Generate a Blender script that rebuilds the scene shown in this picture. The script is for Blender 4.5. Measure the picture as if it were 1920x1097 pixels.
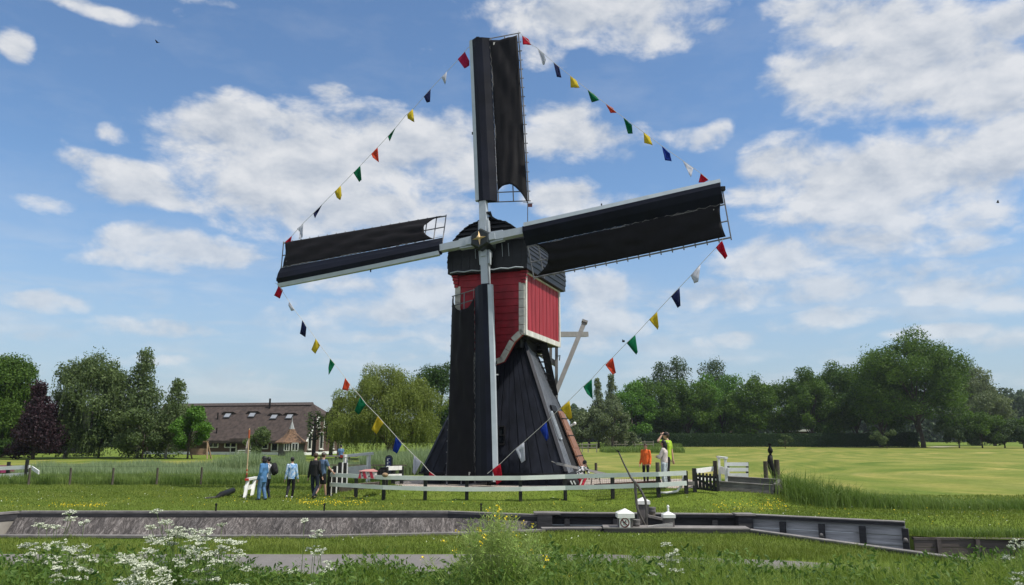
import bpy, math, random
import numpy as np
from mathutils import Vector, Matrix
R_ = math.radians
random.seed(7); rng = np.random.default_rng(11)
sc = bpy.context.scene
for o in list(bpy.data.objects): bpy.data.objects.remove(o)
COL = sc.collection

# ------------------------------------------------------------------ camera
FOC = 1454.5; PITCH = 0.1833; CH = 2.4
cam = bpy.data.cameras.new('camera'); co = bpy.data.objects.new('camera', cam); COL.objects.link(co)
co.location = (0, 0, CH); co.rotation_euler = (math.pi/2 + PITCH, 0, 0)
cam.sensor_width = 36; cam.lens = FOC/1920*36; cam.clip_end = 3000; cam.clip_start = .1
sc.camera = co
CP, SP = math.cos(PITCH), math.sin(PITCH)

# ------------------------------------------------------------------ light
SUN_EL, SUN_AZ = R_(58), R_(111)          # azimuth clockwise from +Y (the view direction)
sd = Vector((math.sin(SUN_AZ)*math.cos(SUN_EL), math.cos(SUN_AZ)*math.cos(SUN_EL), math.sin(SUN_EL)))
sl = bpy.data.lights.new('sun', 'SUN'); sl.energy = 3.7; sl.angle = R_(.5); sl.color = (1, .95, .87)
so = bpy.data.objects.new('sun', sl); COL.objects.link(so); so.rotation_euler = (-sd).to_track_quat('-Z', 'Y').to_euler()
so.location = sd*60
sc.view_settings.view_transform = 'Standard'; sc.view_settings.look = 'None'
sc.view_settings.exposure = 0.28; sc.view_settings.gamma = 1

def ray(px, py):
    dx = (px-960)/FOC; dy = (548.5-py)/FOC
    return Vector((dx, CP-dy*SP, SP+dy*CP))
def P(px, py, Y):
    d = ray(px, py); t = Y/d.y
    return Vector((d.x*t, Y, CH+d.z*t))
def zat(py, Y): return P(960, py, Y).z
def sstep(t):
    t = np.clip(t, 0, 1); return t*t*(3-2*t)
def hgt(x, y):
    m1 = np.sqrt(((x-1.0)/9.5)**2+((y-35.2)/6.2)**2)
    m2 = np.sqrt(((x-7.6)/6.4)**2+((y-31.8)/5.2)**2)
    z = np.maximum(.40*sstep((1-m1)/.35), .60*sstep((1-m2)/.5))
    # bank falling to the canal on the right
    z = z - .27*sstep((x-9.2)/2.0)*sstep((25.0-y)/2.2)
    return z
_YS = np.concatenate([np.arange(9, 50, .1), np.arange(50, 400, 2.)])
def G(px, py):                            # first point of the ground met by the view line
    d = ray(px, py); k = d.x/d.y; sl_ = d.z/d.y
    f = CH+sl_*_YS-hgt(k*_YS, _YS); i = int(np.argmax(f < 0)) or len(_YS)-1
    lo, hi = _YS[i-1], _YS[i]
    for _ in range(14):
        m_ = (lo+hi)/2
        if CH+sl_*m_-float(hgt(k*m_, m_)) < 0: hi = m_
        else: lo = m_
    return Vector((k*hi, hi, float(hgt(k*hi, hi))))

# ------------------------------------------------------------------ node helpers
def newmat(name):
    m = bpy.data.materials.new(name); m.use_nodes = True
    nt = m.node_tree; b = nt.nodes['Principled BSDF']
    return m, nt, b
def mth(nt, op, a, b=None, c=None):
    n = nt.nodes.new('ShaderNodeMath'); n.operation = op
    for i, v in enumerate((a, b, c)):
        if v is None: continue
        if isinstance(v, (int, float)): n.inputs[i].default_value = v
        else: nt.links.new(v, n.inputs[i])
    return n.outputs[0]
def ramp(nt, fac, stops):
    r = nt.nodes.new('ShaderNodeValToRGB'); e = r.color_ramp.elements
    while len(e) < len(stops): e.new(.5)
    for k, (p, c) in enumerate(stops):
        e[k].position = p; e[k].color = (*c, 1) if len(c) == 3 else c
    nt.links.new(fac, r.inputs[0]); return r.outputs[0]
def noise(nt, vec, scale, detail=4, rough=.55, dist=0):
    n = nt.nodes.new('ShaderNodeTexNoise'); n.inputs['Scale'].default_value = scale
    n.inputs['Detail'].default_value = detail; n.inputs['Roughness'].default_value = rough
    n.inputs['Distortion'].default_value = dist
    if vec is not None: nt.links.new(vec, n.inputs['Vector'])
    return n.outputs['Fac']
def mapping(nt, vec, scale=(1,1,1), rot=(0,0,0), loc=(0,0,0)):
    n = nt.nodes.new('ShaderNodeMapping'); n.inputs['Scale'].default_value = scale
    n.inputs['Rotation'].default_value = rot; n.inputs['Location'].default_value = loc
    nt.links.new(vec, n.inputs['Vector']); return n.outputs[0]
def mixc(nt, fac, a, b, mode='MIX'):
    n = nt.nodes.new('ShaderNodeMix'); n.data_type = 'RGBA'; n.blend_type = mode
    for s, v in ((n.inputs[0], fac), (n.inputs[6], a), (n.inputs[7], b)):
        if isinstance(v, (int, float)): s.default_value = v
        elif isinstance(v, tuple): s.default_value = (*v, 1) if len(v) == 3 else v
        else: nt.links.new(v, s)
    return n.outputs[2]
def M(name, col, rough=.6, var=.25, scale=3., stretch=(1,1,1), bump=0., bscale=None, spec=.4, metal=0., col2=None):
    m, nt, b = newmat(name)
    tc = nt.nodes.new('ShaderNodeTexCoord').outputs['Object']
    v = mapping(nt, tc, stretch)
    f = noise(nt, v, scale, 6, .6)
    c2 = col2 or tuple(c*(1-var) for c in col); c1 = tuple(min(1, c*(1+var*.6)) for c in col)
    c = ramp(nt, f, [(.3, c2), (.7, c1)])
    nt.links.new(c, b.inputs['Base Color'])
    b.inputs['Roughness'].default_value = rough; b.inputs['Specular IOR Level'].default_value = spec
    b.inputs['Metallic'].default_value = metal
    if bump:
        bn = nt.nodes.new('ShaderNodeBump'); bn.inputs['Strength'].default_value = bump
        bn.inputs['Distance'].default_value = .02
        nt.links.new(noise(nt, v, bscale or scale*4, 5), bn.inputs['Height']); nt.links.new(bn.outputs[0], b.inputs['Normal'])
    return m
LEAFK = 1.45
def leafmat(name, c1, c2, trans=.35, rough=.55):
    """foliage: colour varies leaf by leaf through the 'tone' attribute; thin leaves let light through"""
    m, nt, b = newmat(name); k_ = LEAFK
    c1 = tuple(v*k_ for v in c1); c2 = tuple(v*k_ for v in c2)
    at = nt.nodes.new('ShaderNodeAttribute'); at.attribute_name = 'tone'
    c = ramp(nt, at.outputs['Fac'], [(0, c1), (1, c2)])
    nt.links.new(c, b.inputs['Base Color']); b.inputs['Roughness'].default_value = rough
    b.inputs['Specular IOR Level'].default_value = .25
    tr = nt.nodes.new('ShaderNodeBsdfTranslucent'); nt.links.new(mixc(nt, .5, c, (.9, 1, .25), 'MULTIPLY'), tr.inputs[0])
    mx = nt.nodes.new('ShaderNodeMixShader'); mx.inputs[0].default_value = trans
    nt.links.new(b.outputs[0], mx.inputs[1]); nt.links.new(tr.outputs[0], mx.inputs[2])
    nt.links.new(mx.outputs[0], nt.nodes['Material Output'].inputs[0])
    return m

# ------------------------------------------------------------------ world: sky and clouds
W = bpy.data.worlds.new('World'); sc.world = W; W.use_nodes = True; nt = W.node_tree
bg = nt.nodes['Background']; bg.inputs[1].default_value = 1
sky = nt.nodes.new('ShaderNodeTexSky'); sky.sky_type = 'NISHITA'; sky.sun_disc = False
sky.sun_elevation = SUN_EL; sky.sun_rotation = SUN_AZ; sky.air_density = 1.0; sky.dust_density = .6; sky.ozone_density = 3.0
SKY_STR = .118
skc = nt.nodes.new('ShaderNodeVectorMath'); skc.operation = 'SCALE'; nt.links.new(sky.outputs[0], skc.inputs[0]); skc.inputs['Scale'].default_value = SKY_STR
skt = nt.nodes.new('ShaderNodeVectorMath'); skt.operation = 'MULTIPLY'; nt.links.new(skc.outputs[0], skt.inputs[0]); skt.inputs[1].default_value = (.88, 1.0, 1.07); skc = skt
tc = nt.nodes.new('ShaderNodeTexCoord').outputs['Generated']
sx = nt.nodes.new('ShaderNodeSeparateXYZ'); nt.links.new(tc, sx.inputs[0])
uu = mth(nt, 'ARCTAN2', sx.outputs[0], sx.outputs[1]); vv = mth(nt, 'ARCSINE', sx.outputs[2])
cb = nt.nodes.new('ShaderNodeCombineXYZ'); nt.links.new(uu, cb.inputs[0]); nt.links.new(vv, cb.inputs[1]); UV = cb.outputs[0]
CL = [ # centre x, y, half width, half height (as seen from the bank), strength
 (440,255,125,62,1),(560,300,190,85,1.1),(720,270,150,62,1),(850,280,100,60,.9),(580,380,190,55,1),(740,400,140,48,.8),(500,350,120,50,.9),(480,215,70,25,.7),
 (220,312,80,22,.8),(250,358,95,26,.9),(330,378,75,16,.7),
 (290,455,95,32,.95),(390,470,110,26,.8),(260,490,80,18,.7),
 (620,176,32,17,.55),(780,330,80,40,.7),
 (1110,20,190,40,1),(1210,58,80,40,.85),(1010,100,40,26,.5),(1060,60,90,20,.6),
 (1090,262,100,32,1),(1050,225,60,24,.7),(1160,280,36,20,.6),
 (1070,368,75,30,1),(1130,385,80,25,.6),(1290,258,44,17,.45),(1330,238,20,12,.3),
 (1560,150,120,60,1),(1700,120,150,90,1.1),(1850,160,110,90,1.1),(1620,40,130,45,.9),(1890,60,70,40,.9),(1780,60,60,45,.8),(1520,10,60,25,.6),
 (1480,310,90,50,1),(1600,340,180,60,1.1),(1780,320,170,70,1.1),(1890,270,80,60,1),(1580,400,150,26,.6),(1780,405,160,30,.6),(1430,370,70,26,.6),
 (1290,560,110,26,.8),(1470,490,100,36,.9),(1600,455,110,30,.7),(1800,455,70,16,.6),(1560,545,170,26,.7),(1780,540,150,30,.9),(1700,510,120,26,.6),(1900,560,80,24,.7),
 (1590,595,110,16,.7),(1760,625,90,14,.7),(1380,640,80,12,.45),(1480,620,60,12,.4),
 (290,612,95,15,.75),(80,562,88,18,.75),(70,628,50,13,.6),(700,632,60,10,.55),(330,672,50,10,.35),(460,695,40,10,.35),(740,668,60,10,.35),
 (25,76,30,30,.9),(150,6,110,12,.6),(640,535,60,22,.65),(810,550,80,50,.9),(1110,545,60,34,.9),(1130,610,80,30,.6),(700,590,120,24,.55),(400,5,40,8,.4),
 (560,610,70,20,.4),(1350,45,26,10,.4),(70,365,50,14,.3),(230,250,22,14,.3),(980,640,160,24,.4),(1880,640,60,16,.4)]
def ang(px, py):
    d = ray(px, py).normalized(); return math.atan2(d.x, d.y), math.asin(d.z)
wn = nt.nodes.new('ShaderNodeTexNoise'); wn.inputs['Scale'].default_value = 9; wn.inputs['Detail'].default_value = 3
nt.links.new(UV, wn.inputs['Vector'])
wv = nt.nodes.new('ShaderNodeVectorMath'); wv.operation = 'SUBTRACT'; nt.links.new(wn.outputs['Color'], wv.inputs[0]); wv.inputs[1].default_value = (.5,.5,.5)
ws = nt.nodes.new('ShaderNodeVectorMath'); ws.operation = 'MULTIPLY'; nt.links.new(wv.outputs[0], ws.inputs[0]); ws.inputs[1].default_value = (.07,.035,0)
wa = nt.nodes.new('ShaderNodeVectorMath'); wa.operation = 'ADD'; nt.links.new(UV, wa.inputs[0]); nt.links.new(ws.outputs[0], wa.inputs[1])
acc = None; top = None
for (cx, cy, rx, ry, wgt) in CL:
    u0, v0 = ang(cx, cy); u1, _ = ang(cx+rx, cy); _, v1 = ang(cx, cy-ry)
    s = nt.nodes.new('ShaderNodeVectorMath'); s.operation = 'SUBTRACT'; nt.links.new(wa.outputs[0], s.inputs[0]); s.inputs[1].default_value = (u0, v0, 0)
    k = nt.nodes.new('ShaderNodeVectorMath'); k.operation = 'MULTIPLY'; nt.links.new(s.outputs[0], k.inputs[0]); k.inputs[1].default_value = (1/(1.25*abs(u1-u0)), 1/(1.3*abs(v1-v0)), 0)
    l = nt.nodes.new('ShaderNodeVectorMath'); l.operation = 'DOT_PRODUCT'; nt.links.new(k.outputs[0], l.inputs[0]); nt.links.new(k.outputs[0], l.inputs[1])
    d = mth(nt, 'MULTIPLY_ADD', l.outputs['Value'], -wgt, wgt)
    if acc is None: acc = d
    else:
        m_ = nt.nodes.new('ShaderNodeMath'); m_.operation = 'SMOOTH_MAX'; m_.inputs[2].default_value = .25
        nt.links.new(acc, m_.inputs[0]); nt.links.new(d, m_.inputs[1]); acc = m_.outputs[0]
# unseen clouds behind and above the viewer, thickened to lift the fill light
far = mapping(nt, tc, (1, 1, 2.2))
fill_clouds = mth(nt, 'MULTIPLY_ADD', noise(nt, far, 2.6, 5), 3.4, -1.2)
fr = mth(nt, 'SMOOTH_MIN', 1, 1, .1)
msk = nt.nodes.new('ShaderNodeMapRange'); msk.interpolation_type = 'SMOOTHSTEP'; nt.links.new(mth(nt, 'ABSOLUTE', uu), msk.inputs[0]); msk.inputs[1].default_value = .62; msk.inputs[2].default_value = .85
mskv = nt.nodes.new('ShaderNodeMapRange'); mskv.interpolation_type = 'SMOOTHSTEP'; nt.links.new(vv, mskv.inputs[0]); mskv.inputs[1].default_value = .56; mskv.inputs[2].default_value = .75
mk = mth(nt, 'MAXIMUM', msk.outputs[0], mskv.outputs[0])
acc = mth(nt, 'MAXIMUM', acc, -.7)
dens = mth(nt, 'ADD', mth(nt, 'MULTIPLY', fill_clouds, mk), mth(nt, 'MULTIPLY', acc, mth(nt, 'SUBTRACT', 1, mk)))
st = mapping(nt, UV, (1, 1.75, 1))
n1 = noise(nt, st, 12, 10, .60, .2); n1b = noise(nt, mapping(nt, UV, (1, 1.75, 1), loc=(.010, .034, 0)), 12, 10, .60, .2)
n2 = noise(nt, st, 38, 5, .55, .1)
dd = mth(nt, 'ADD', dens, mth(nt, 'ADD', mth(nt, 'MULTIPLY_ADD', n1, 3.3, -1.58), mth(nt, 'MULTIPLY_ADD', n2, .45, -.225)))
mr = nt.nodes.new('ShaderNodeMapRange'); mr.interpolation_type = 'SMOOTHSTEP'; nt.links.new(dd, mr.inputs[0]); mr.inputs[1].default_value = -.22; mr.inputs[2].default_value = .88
wisp = nt.nodes.new('ShaderNodeMapRange'); nt.links.new(noise(nt, mapping(nt, UV, (1, 2.6, 1), (0,0,.2)), 6, 8, .6), wisp.inputs[0]); wisp.inputs[1].default_value = .50; wisp.inputs[2].default_value = .9; wisp.inputs[4].default_value = .22
relief = mth(nt, 'MULTIPLY_ADD', mth(nt, 'SUBTRACT', n1, n1b), 1.7, .68)
thick = mth(nt, 'MULTIPLY', mth(nt, 'MINIMUM', mth(nt, 'MAXIMUM', dd, 0), 2.5), -.07)
shade = mth(nt, 'ADD', relief, thick)
cc = ramp(nt, shade, [(.0, (.34, .38, .45)), (.35, (.44, .475, .53)), (.62, (.56, .58, .61)), (.88, (.665, .67, .68))])
# low clouds sink into the haze of the horizon
hz = nt.nodes.new('ShaderNodeMapRange'); nt.links.new(vv, hz.inputs[0]); hz.inputs[1].default_value = .02; hz.inputs[2].default_value = .30; hz.inputs[3].default_value = .50; hz.inputs[4].default_value = .90
# thin broken layer of far cloud low over the land
lowm = nt.nodes.new('ShaderNodeMapRange'); lowm.interpolation_type = 'SMOOTHSTEP'; nt.links.new(vv, lowm.inputs[0]); lowm.inputs[1].default_value = .30; lowm.inputs[2].default_value = .08; lowm.inputs[3].default_value = 0; lowm.inputs[4].default_value = 1
lown = nt.nodes.new('ShaderNodeMapRange'); lown.interpolation_type = 'SMOOTHSTEP'; nt.links.new(noise(nt, mapping(nt, UV, (1, 4.2, 1)), 7, 8, .55, .2), lown.inputs[0]); lown.inputs[1].default_value = .42; lown.inputs[2].default_value = .66; lown.inputs[4].default_value = .62
low_ = mth(nt, 'MULTIPLY', lowm.outputs[0], lown.outputs[0])
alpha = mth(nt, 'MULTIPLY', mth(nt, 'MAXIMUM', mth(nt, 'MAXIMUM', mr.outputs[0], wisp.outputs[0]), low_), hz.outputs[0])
# pale haze low over the horizon
hh = nt.nodes.new('ShaderNodeMapRange'); hh.interpolation_type = 'SMOOTHSTEP'; nt.links.new(vv, hh.inputs[0]); hh.inputs[1].default_value = .34; hh.inputs[2].default_value = -.05; hh.inputs[3].default_value = 0; hh.inputs[4].default_value = .80
base = mixc(nt, hh.outputs[0], skc.outputs[0], (.33, .40, .49))
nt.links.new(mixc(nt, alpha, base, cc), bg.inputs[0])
W.cycles.sampling_method = 'MANUAL'; W.cycles.sample_map_resolution = 512

# ------------------------------------------------------------------ mesh builder
class MB:
    def __init__(s): s.V = []; s.L = []; s.T = []; s.n = 0; s.tone = []; s.hastone = False
    def add(s, V, F, tone=None):
        V = np.asarray([tuple(v) for v in V], float) if not isinstance(V, np.ndarray) else V
        s.V.append(V)
        for f in F: s.L.append(np.asarray(f)+s.n)
        s.T.append(np.array([len(f) for f in F])); s.n += len(V)
        s.tone.append(np.full(len(V), .5 if tone is None else tone)); return s
    def bulk(s, V, L, T, tone):
        """V (n,3), L flat loop indices, T face sizes, tone per vertex"""
        s.V.append(V); s.L.append(L+s.n); s.T.append(T); s.n += len(V); s.tone.append(tone); s.hastone = True; return s
    def box(s, c, size, ax=None, taper=1.):
        """box centred on c; ax = three axes"""
        c = Vector(c); hx, hy, hz = size[0]/2, size[1]/2, size[2]/2
        A = ax or (Vector((1,0,0)), Vector((0,1,0)), Vector((0,0,1)))
        V = []
        for z in (-1, 1):
            k = taper if z > 0 else 1
            for x, y in ((-1,-1),(1,-1),(1,1),(-1,1)): V.append(c+A[0]*x*hx*k+A[1]*y*hy*k+A[2]*z*hz)
        return s.add(V, [(3,2,1,0),(4,5,6,7),(0,1,5,4),(1,2,6,5),(2,3,7,6),(3,0,4,7)])
    def beam(s, a, b, w, h, up=(0,0,1)):
        """square beam from a to b: w sideways, h along up"""
        a, b = Vector(a), Vector(b); d = b-a; L = d.length; d.normalize()
        u = Vector(up); sdv = d.cross(u)
        if sdv.length < 1e-4: sdv = d.cross(Vector((0,1,0)))
        sdv.normalize(); u = sdv.cross(d).normalized()
        return s.box((a+b)/2, (w, L, h), (sdv, d, u))
    def hexa(s, b4, t4): return s.add(list(b4)+list(t4), [(3,2,1,0),(4,5,6,7),(0,1,5,4),(1,2,6,5),(2,3,7,6),(3,0,4,7)])
    def quad3(s, q, th):
        """quad of four points given thickness th away from its normal"""
        q = [Vector(p) for p in q]; n = (q[1]-q[0]).cross(q[3]-q[0]).normalized()*th
        return s.hexa([p-n for p in q], q)
    def prism(s, poly, off):
        """polygon (list of points) extruded by vector off"""
        n = len(poly); V = [Vector(p) for p in poly]+[Vector(p)+Vector(off) for p in poly]
        F = [tuple(range(n))[::-1], tuple(range(n, 2*n))]+[(i, (i+1) % n, n+(i+1) % n, n+i) for i in range(n)]
        return s.add(V, F)
    def tube(s, pts, rad, seg=8, cap=True):
        pts = [Vector(p) for p in pts]
        if isinstance(rad, (int, float)): rad = [rad]*len(pts)
        V = []; F = []; prev = None
        for i, p in enumerate(pts):
            d = (pts[min(i+1, len(pts)-1)]-pts[max(i-1, 0)]).normalized()
            if prev is None: a = d.orthogonal().normalized()
            else: a = (prev-d*prev.dot(d)).normalized()
            prev = a; b = d.cross(a)
            for k in range(seg):
                t = 2*math.pi*k/seg; V.append(p+(a*math.cos(t)+b*math.sin(t))*rad[i])
        for i in range(len(pts)-1):
            for k in range(seg):
                k2 = (k+1) % seg; F.append((i*seg+k, i*seg+k2, (i+1)*seg+k2, (i+1)*seg+k))
        if cap: F.append(tuple(range(seg))[::-1]); F.append(tuple(range((len(pts)-1)*seg, len(pts)*seg)))
        return s.add(V, F)
    def loft(s, rings, cap=True):
        n = len(rings[0]); V = [p for r in rings for p in r]; F = []
        for i in range(len(rings)-1):
            for k in range(n):
                k2 = (k+1) % n; F.append((i*n+k, i*n+k2, (i+1)*n+k2, (i+1)*n+k))
        if cap: F.append(tuple(range(n))[::-1]); F.append(tuple(range((len(rings)-1)*n, len(rings)*n)))
        return s.add(V, F)
    def lathe(s, c, prof, seg=12, sx=1, sy=1):
        c = Vector(c)
        return s.loft([[c+Vector((r*sx*math.cos(2*math.pi*k/seg), r*sy*math.sin(2*math.pi*k/seg), z)) for k in range(seg)] for r, z in prof])
    def ball(s, c, r, seg=12, rings=8, ax=None):
        r = (r, r, r) if isinstance(r, (int, float)) else r; c = Vector(c)
        A = ax or (Vector((1,0,0)), Vector((0,1,0)), Vector((0,0,1)))
        R = []
        for i in range(rings+1):
            t = math.pi*(i/rings); z = -math.cos(t); q = max(math.sin(t), .02)
            R.append([c+A[0]*r[0]*q*math.cos(2*math.pi*k/seg)+A[1]*r[1]*q*math.sin(2*math.pi*k/seg)+A[2]*r[2]*z for k in range(seg)])
        return s.loft(R)
    def build(s, name, m, parent=None, loc=None, smooth=False):
        V = np.concatenate(s.V); L = np.concatenate(s.L).astype(np.int32); T = np.concatenate(s.T).astype(np.int32)
        if parent is not None:
            r = parent
            while r.parent: r = r.parent
            org = np.array(r.location) if 'pos0' not in r else np.array(r['pos0'])
        else: org = np.array(loc if loc is not None else (0,0,0), float)
        me = bpy.data.meshes.new(name); me.vertices.add(len(V)); me.vertices.foreach_set('co', (V-org).ravel())
        me.loops.add(len(L)); me.loops.foreach_set('vertex_index', L)
        me.polygons.add(len(T)); st_ = np.concatenate([[0], np.cumsum(T)[:-1]]).astype(np.int32)
        me.polygons.foreach_set('loop_start', st_)
        try: me.polygons.foreach_set('loop_total', T)
        except Exception: pass
        if s.hastone:
            a = me.attributes.new('tone', 'FLOAT', 'POINT'); a.data.foreach_set('value', np.concatenate(s.tone))
        me.update(calc_edges=True); me.validate()
        me.polygons.foreach_set('use_smooth', np.full(len(me.polygons), bool(smooth)))
        me.materials.append(m)
        o = bpy.data.objects.new(name, me); COL.objects.link(o)
        if parent is not None: o.parent = parent
        else: o.location = org
        return o
def tag(o, label=None, cat=None, group=None, kind=None):
    if label: o['label'] = label
    if cat: o['category'] = cat
    if group: o['group'] = group
    if kind: o['kind'] = kind
    return o
def thing(name, label, cat, loc=(0,0,0), group=None):
    o = bpy.data.objects.new(name, None); COL.objects.link(o); o.location = loc; o.empty_display_size = .3
    return tag(o, label, cat, group)
def copy_tree(o, parent=None):
    c = o.copy(); COL.objects.link(c)
    if parent is not None: c.parent = parent
    for ch in [q for q in bpy.data.objects if q.parent == o]: copy_tree(ch, c)
    return c

# leaf and blade generators -------------------------------------------------
def leaves(mb, C, size, nrm=None, tone=None, asp=.55, r=rng, down=0.):
    n = len(C); d = r.normal(size=(n, 3)); d[:, 2] -= down; d /= np.linalg.norm(d, axis=1)[:, None]
    e = r.normal(size=(n, 3))
    if nrm is not None: e = e*.9+nrm*1.1
    e -= (e*d).sum(1)[:, None]*d; e /= np.linalg.norm(e, axis=1)[:, None]; w = np.cross(d, e)
    s = (size*(.6+.8*r.random(n)))[:, None] if np.isscalar(size) else size[:, None]
    V = np.stack([C-d*s*.5, C+w*s*asp*.5+e*s*.06, C+d*s*.5, C-w*s*asp*.5+e*s*.06], 1).reshape(-1, 3)
    t = r.random(n) if tone is None else np.clip(tone, 0, 1)
    return mb.bulk(V, np.arange(4*n), np.full(n, 4), np.repeat(t, 4))
def blades(mb, B, h, w, lean=.35, r=rng, tone=None, wind=(0, 0)):
    n = len(B); a = r.random(n)*2*math.pi; side = np.stack([np.cos(a), np.sin(a), np.zeros(n)], 1)
    b = r.random(n)*2*math.pi; ln = (lean*r.random(n))[:, None]*np.stack([np.cos(b), np.sin(b), np.zeros(n)], 1)+np.array([wind[0], wind[1], 0])
    h = h[:, None]; w = w[:, None] if not np.isscalar(w) else w; up = np.array([0, 0, 1.])
    mid = B+up*h*.55+ln*h*.3; tip = B+up*h*(.97-.25*np.linalg.norm(ln, axis=1)[:, None])+ln*h
    V = np.stack([B-side*w*.5, B+side*w*.5, mid+side*w*.38, mid-side*w*.38, tip], 1).reshape(-1, 3)
    i = np.arange(n)[:, None]*5
    L = np.concatenate([i+0, i+1, i+2, i+3, i+3, i+2, i+4], 1).ravel(); T = np.tile([4, 3], n)
    t = r.random(n) if tone is None else np.clip(tone, 0, 1)
    return mb.bulk(V, L, T, np.repeat(t, 5))

# ------------------------------------------------------------------ regions of the ground
def inpoly(x, y, poly):
    x = np.asarray(x, float); y = np.asarray(y, float); c = np.zeros(x.shape, bool); n = len(poly)
    for i in range(n):
        x1, y1 = poly[i]; x2, y2 = poly[(i+1) % n]
        k = (y1 > y) != (y2 > y)
        c ^= k & (x < (x2-x1)*(y-y1)/((y2-y1) if y2 != y1 else 1e-9)+x1)
    return c
FARB = [(-60, 19.2), (-17.6, 22.5), (-15.7, 25.57), (-2, 25.57), (.9, 24.4), (6.8, 23.9), (10.6, 21.7), (13.5, 21.2), (60, 17.5)]
NEARB = [(60, 10.5), (12, 14.6), (8.71, 15.68), (5.8, 20.2), (2.4, 20.55), (.82, 20.5), (-1.06, 19.94), (-4.6, 19.31), (-8.4, 19.31), (-18, 19.5), (-60, 16.9)]
CANAL = FARB+NEARB
GRAVEL = [(-5.0, 33.6), (-3.6, 31.9), (-1.6, 31.2), (1, 30.9), (3, 30.95), (4.7, 30.6), (5.3, 29.3), (6.4, 28.9), (7.5, 29.4), (7.9, 31.5), (7.2, 36), (5.4, 40), (0, 41.3), (-4, 39.5), (-5.6, 36.5)]
PATH = [(-60, 15.9), (-30, 16.5), (-10, 16.8), (2, 16.75), (5.5, 15.9), (9, 14.2), (22, 11.3), (22, 9.3), (8, 12.4), (4.5, 13.9), (1, 14.4), (-10, 14.5), (-30, 14.1), (-60, 13.5)]
FIELD_R = [(8.6, 34.6), (11.5, 35.2), (14.5, 33.2), (20, 31.0), (60, 24), (400, 24), (400, 195), (6, 195), (6, 42), (7.6, 38)]
FIELD_L = [(-200, 46.5), (-8, 45.0), (-5.5, 41), (-3, 42.5), (3, 44), (5.9, 43), (5.9, 83), (-200, 78)]
from mathutils.geometry import delaunay_2d_cdt
def make_ground():
    vs = []; es = []
    def loop(poly):
        b = len(vs)
        pts = []
        for i in range(len(poly)):
            a, c = Vector(poly[i]), Vector(poly[(i+1) % len(poly)])
            L = (c-a).length; k = max(1, min(60, int(L/.8))) if max(abs(a.x), abs(c.x)) < 25 and L < 60 else 1
            for j in range(k): pts.append(a.lerp(c, j/k))
        vs.extend(pts); n = len(pts); es.extend([(b+i, b+(i+1) % n) for i in range(n)])
    for poly in ([(-900, 2), (900, 2), (900, 1400), (-900, 1400)], CANAL, GRAVEL, PATH): loop(poly)
    for poly in (FIELD_R, FIELD_L): loop(poly)
    for x in np.arange(-12, 16, .6):
        for y in np.arange(21, 44, .6): vs.append(Vector((x+.013*y, y+.011*x)))
    out = delaunay_2d_cdt(vs, es, [], 0, 1e-4)
    V = np.array([(v.x, v.y) for v in out[0]]); F = np.array([f for f in out[2]])
    Cx = V[F].mean(1); x, y = Cx[:, 0], Cx[:, 1]
    inc = inpoly(x, y, CANAL); g = inpoly(x, y, GRAVEL)&~inc; p_ = inpoly(x, y, PATH)&~inc&~g
    f = (inpoly(x, y, FIELD_R)|inpoly(x, y, FIELD_L))&~inc&~g&~p_
    Z = hgt(V[:, 0], V[:, 1]); V3 = np.column_stack([V, Z])
    def emit(sel, name, m):
        Fs = F[sel]; mb = MB(); mb.bulk(V3, Fs.ravel(), np.full(len(Fs), 3), np.full(len(V3), .5)); mb.hastone = False
        o = mb.build(name, m, smooth=True); tag(o, kind='structure')
        # drop unused vertices
        import bmesh; bm = bmesh.new(); bm.from_mesh(o.data); bmesh.ops.delete(bm, geom=[v for v in bm.verts if not v.link_faces], context='VERTS')
        for f_ in bm.faces:
            if f_.normal.z < 0: f_.normal_flip()
        bm.to_mesh(o.data); bm.free()
    emit(~inc&~g&~p_&~f, 'lawn', lawn_mat()); emit(g, 'gravel_yard', gravel_mat()); emit(p_, 'asphalt_path', asphalt_mat()); emit(f, 'mown_field', field_mat())
def lawn_mat():
    m, nt, b = newmat('lawn_soil_grass'); oc = nt.nodes.new('ShaderNodeTexCoord').outputs['Object']
    a = ramp(nt, noise(nt, oc, .35, 5), [(.3, (.10, .155, .022)), (.5, (.14, .20, .030)), (.72, (.20, .235, .05))])
    c = ramp(nt, noise(nt, mapping(nt, oc, (1, 2.2, 1)), 7, 6, .7), [(.3, (.55, .6, .5)), (.7, (1.3, 1.25, 1.2))])
    nt.links.new(mixc(nt, 1, a, c, 'MULTIPLY'), b.inputs['Base Color']); b.inputs['Roughness'].default_value = .9; b.inputs['Specular IOR Level'].default_value = .1
    bn = nt.nodes.new('ShaderNodeBump'); bn.inputs['Distance'].default_value = .06; bn.inputs['Strength'].default_value = .7
    nt.links.new(noise(nt, oc, 22, 6, .7), bn.inputs['Height']); nt.links.new(bn.outputs[0], b.inputs['Normal'])
    return m
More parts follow.
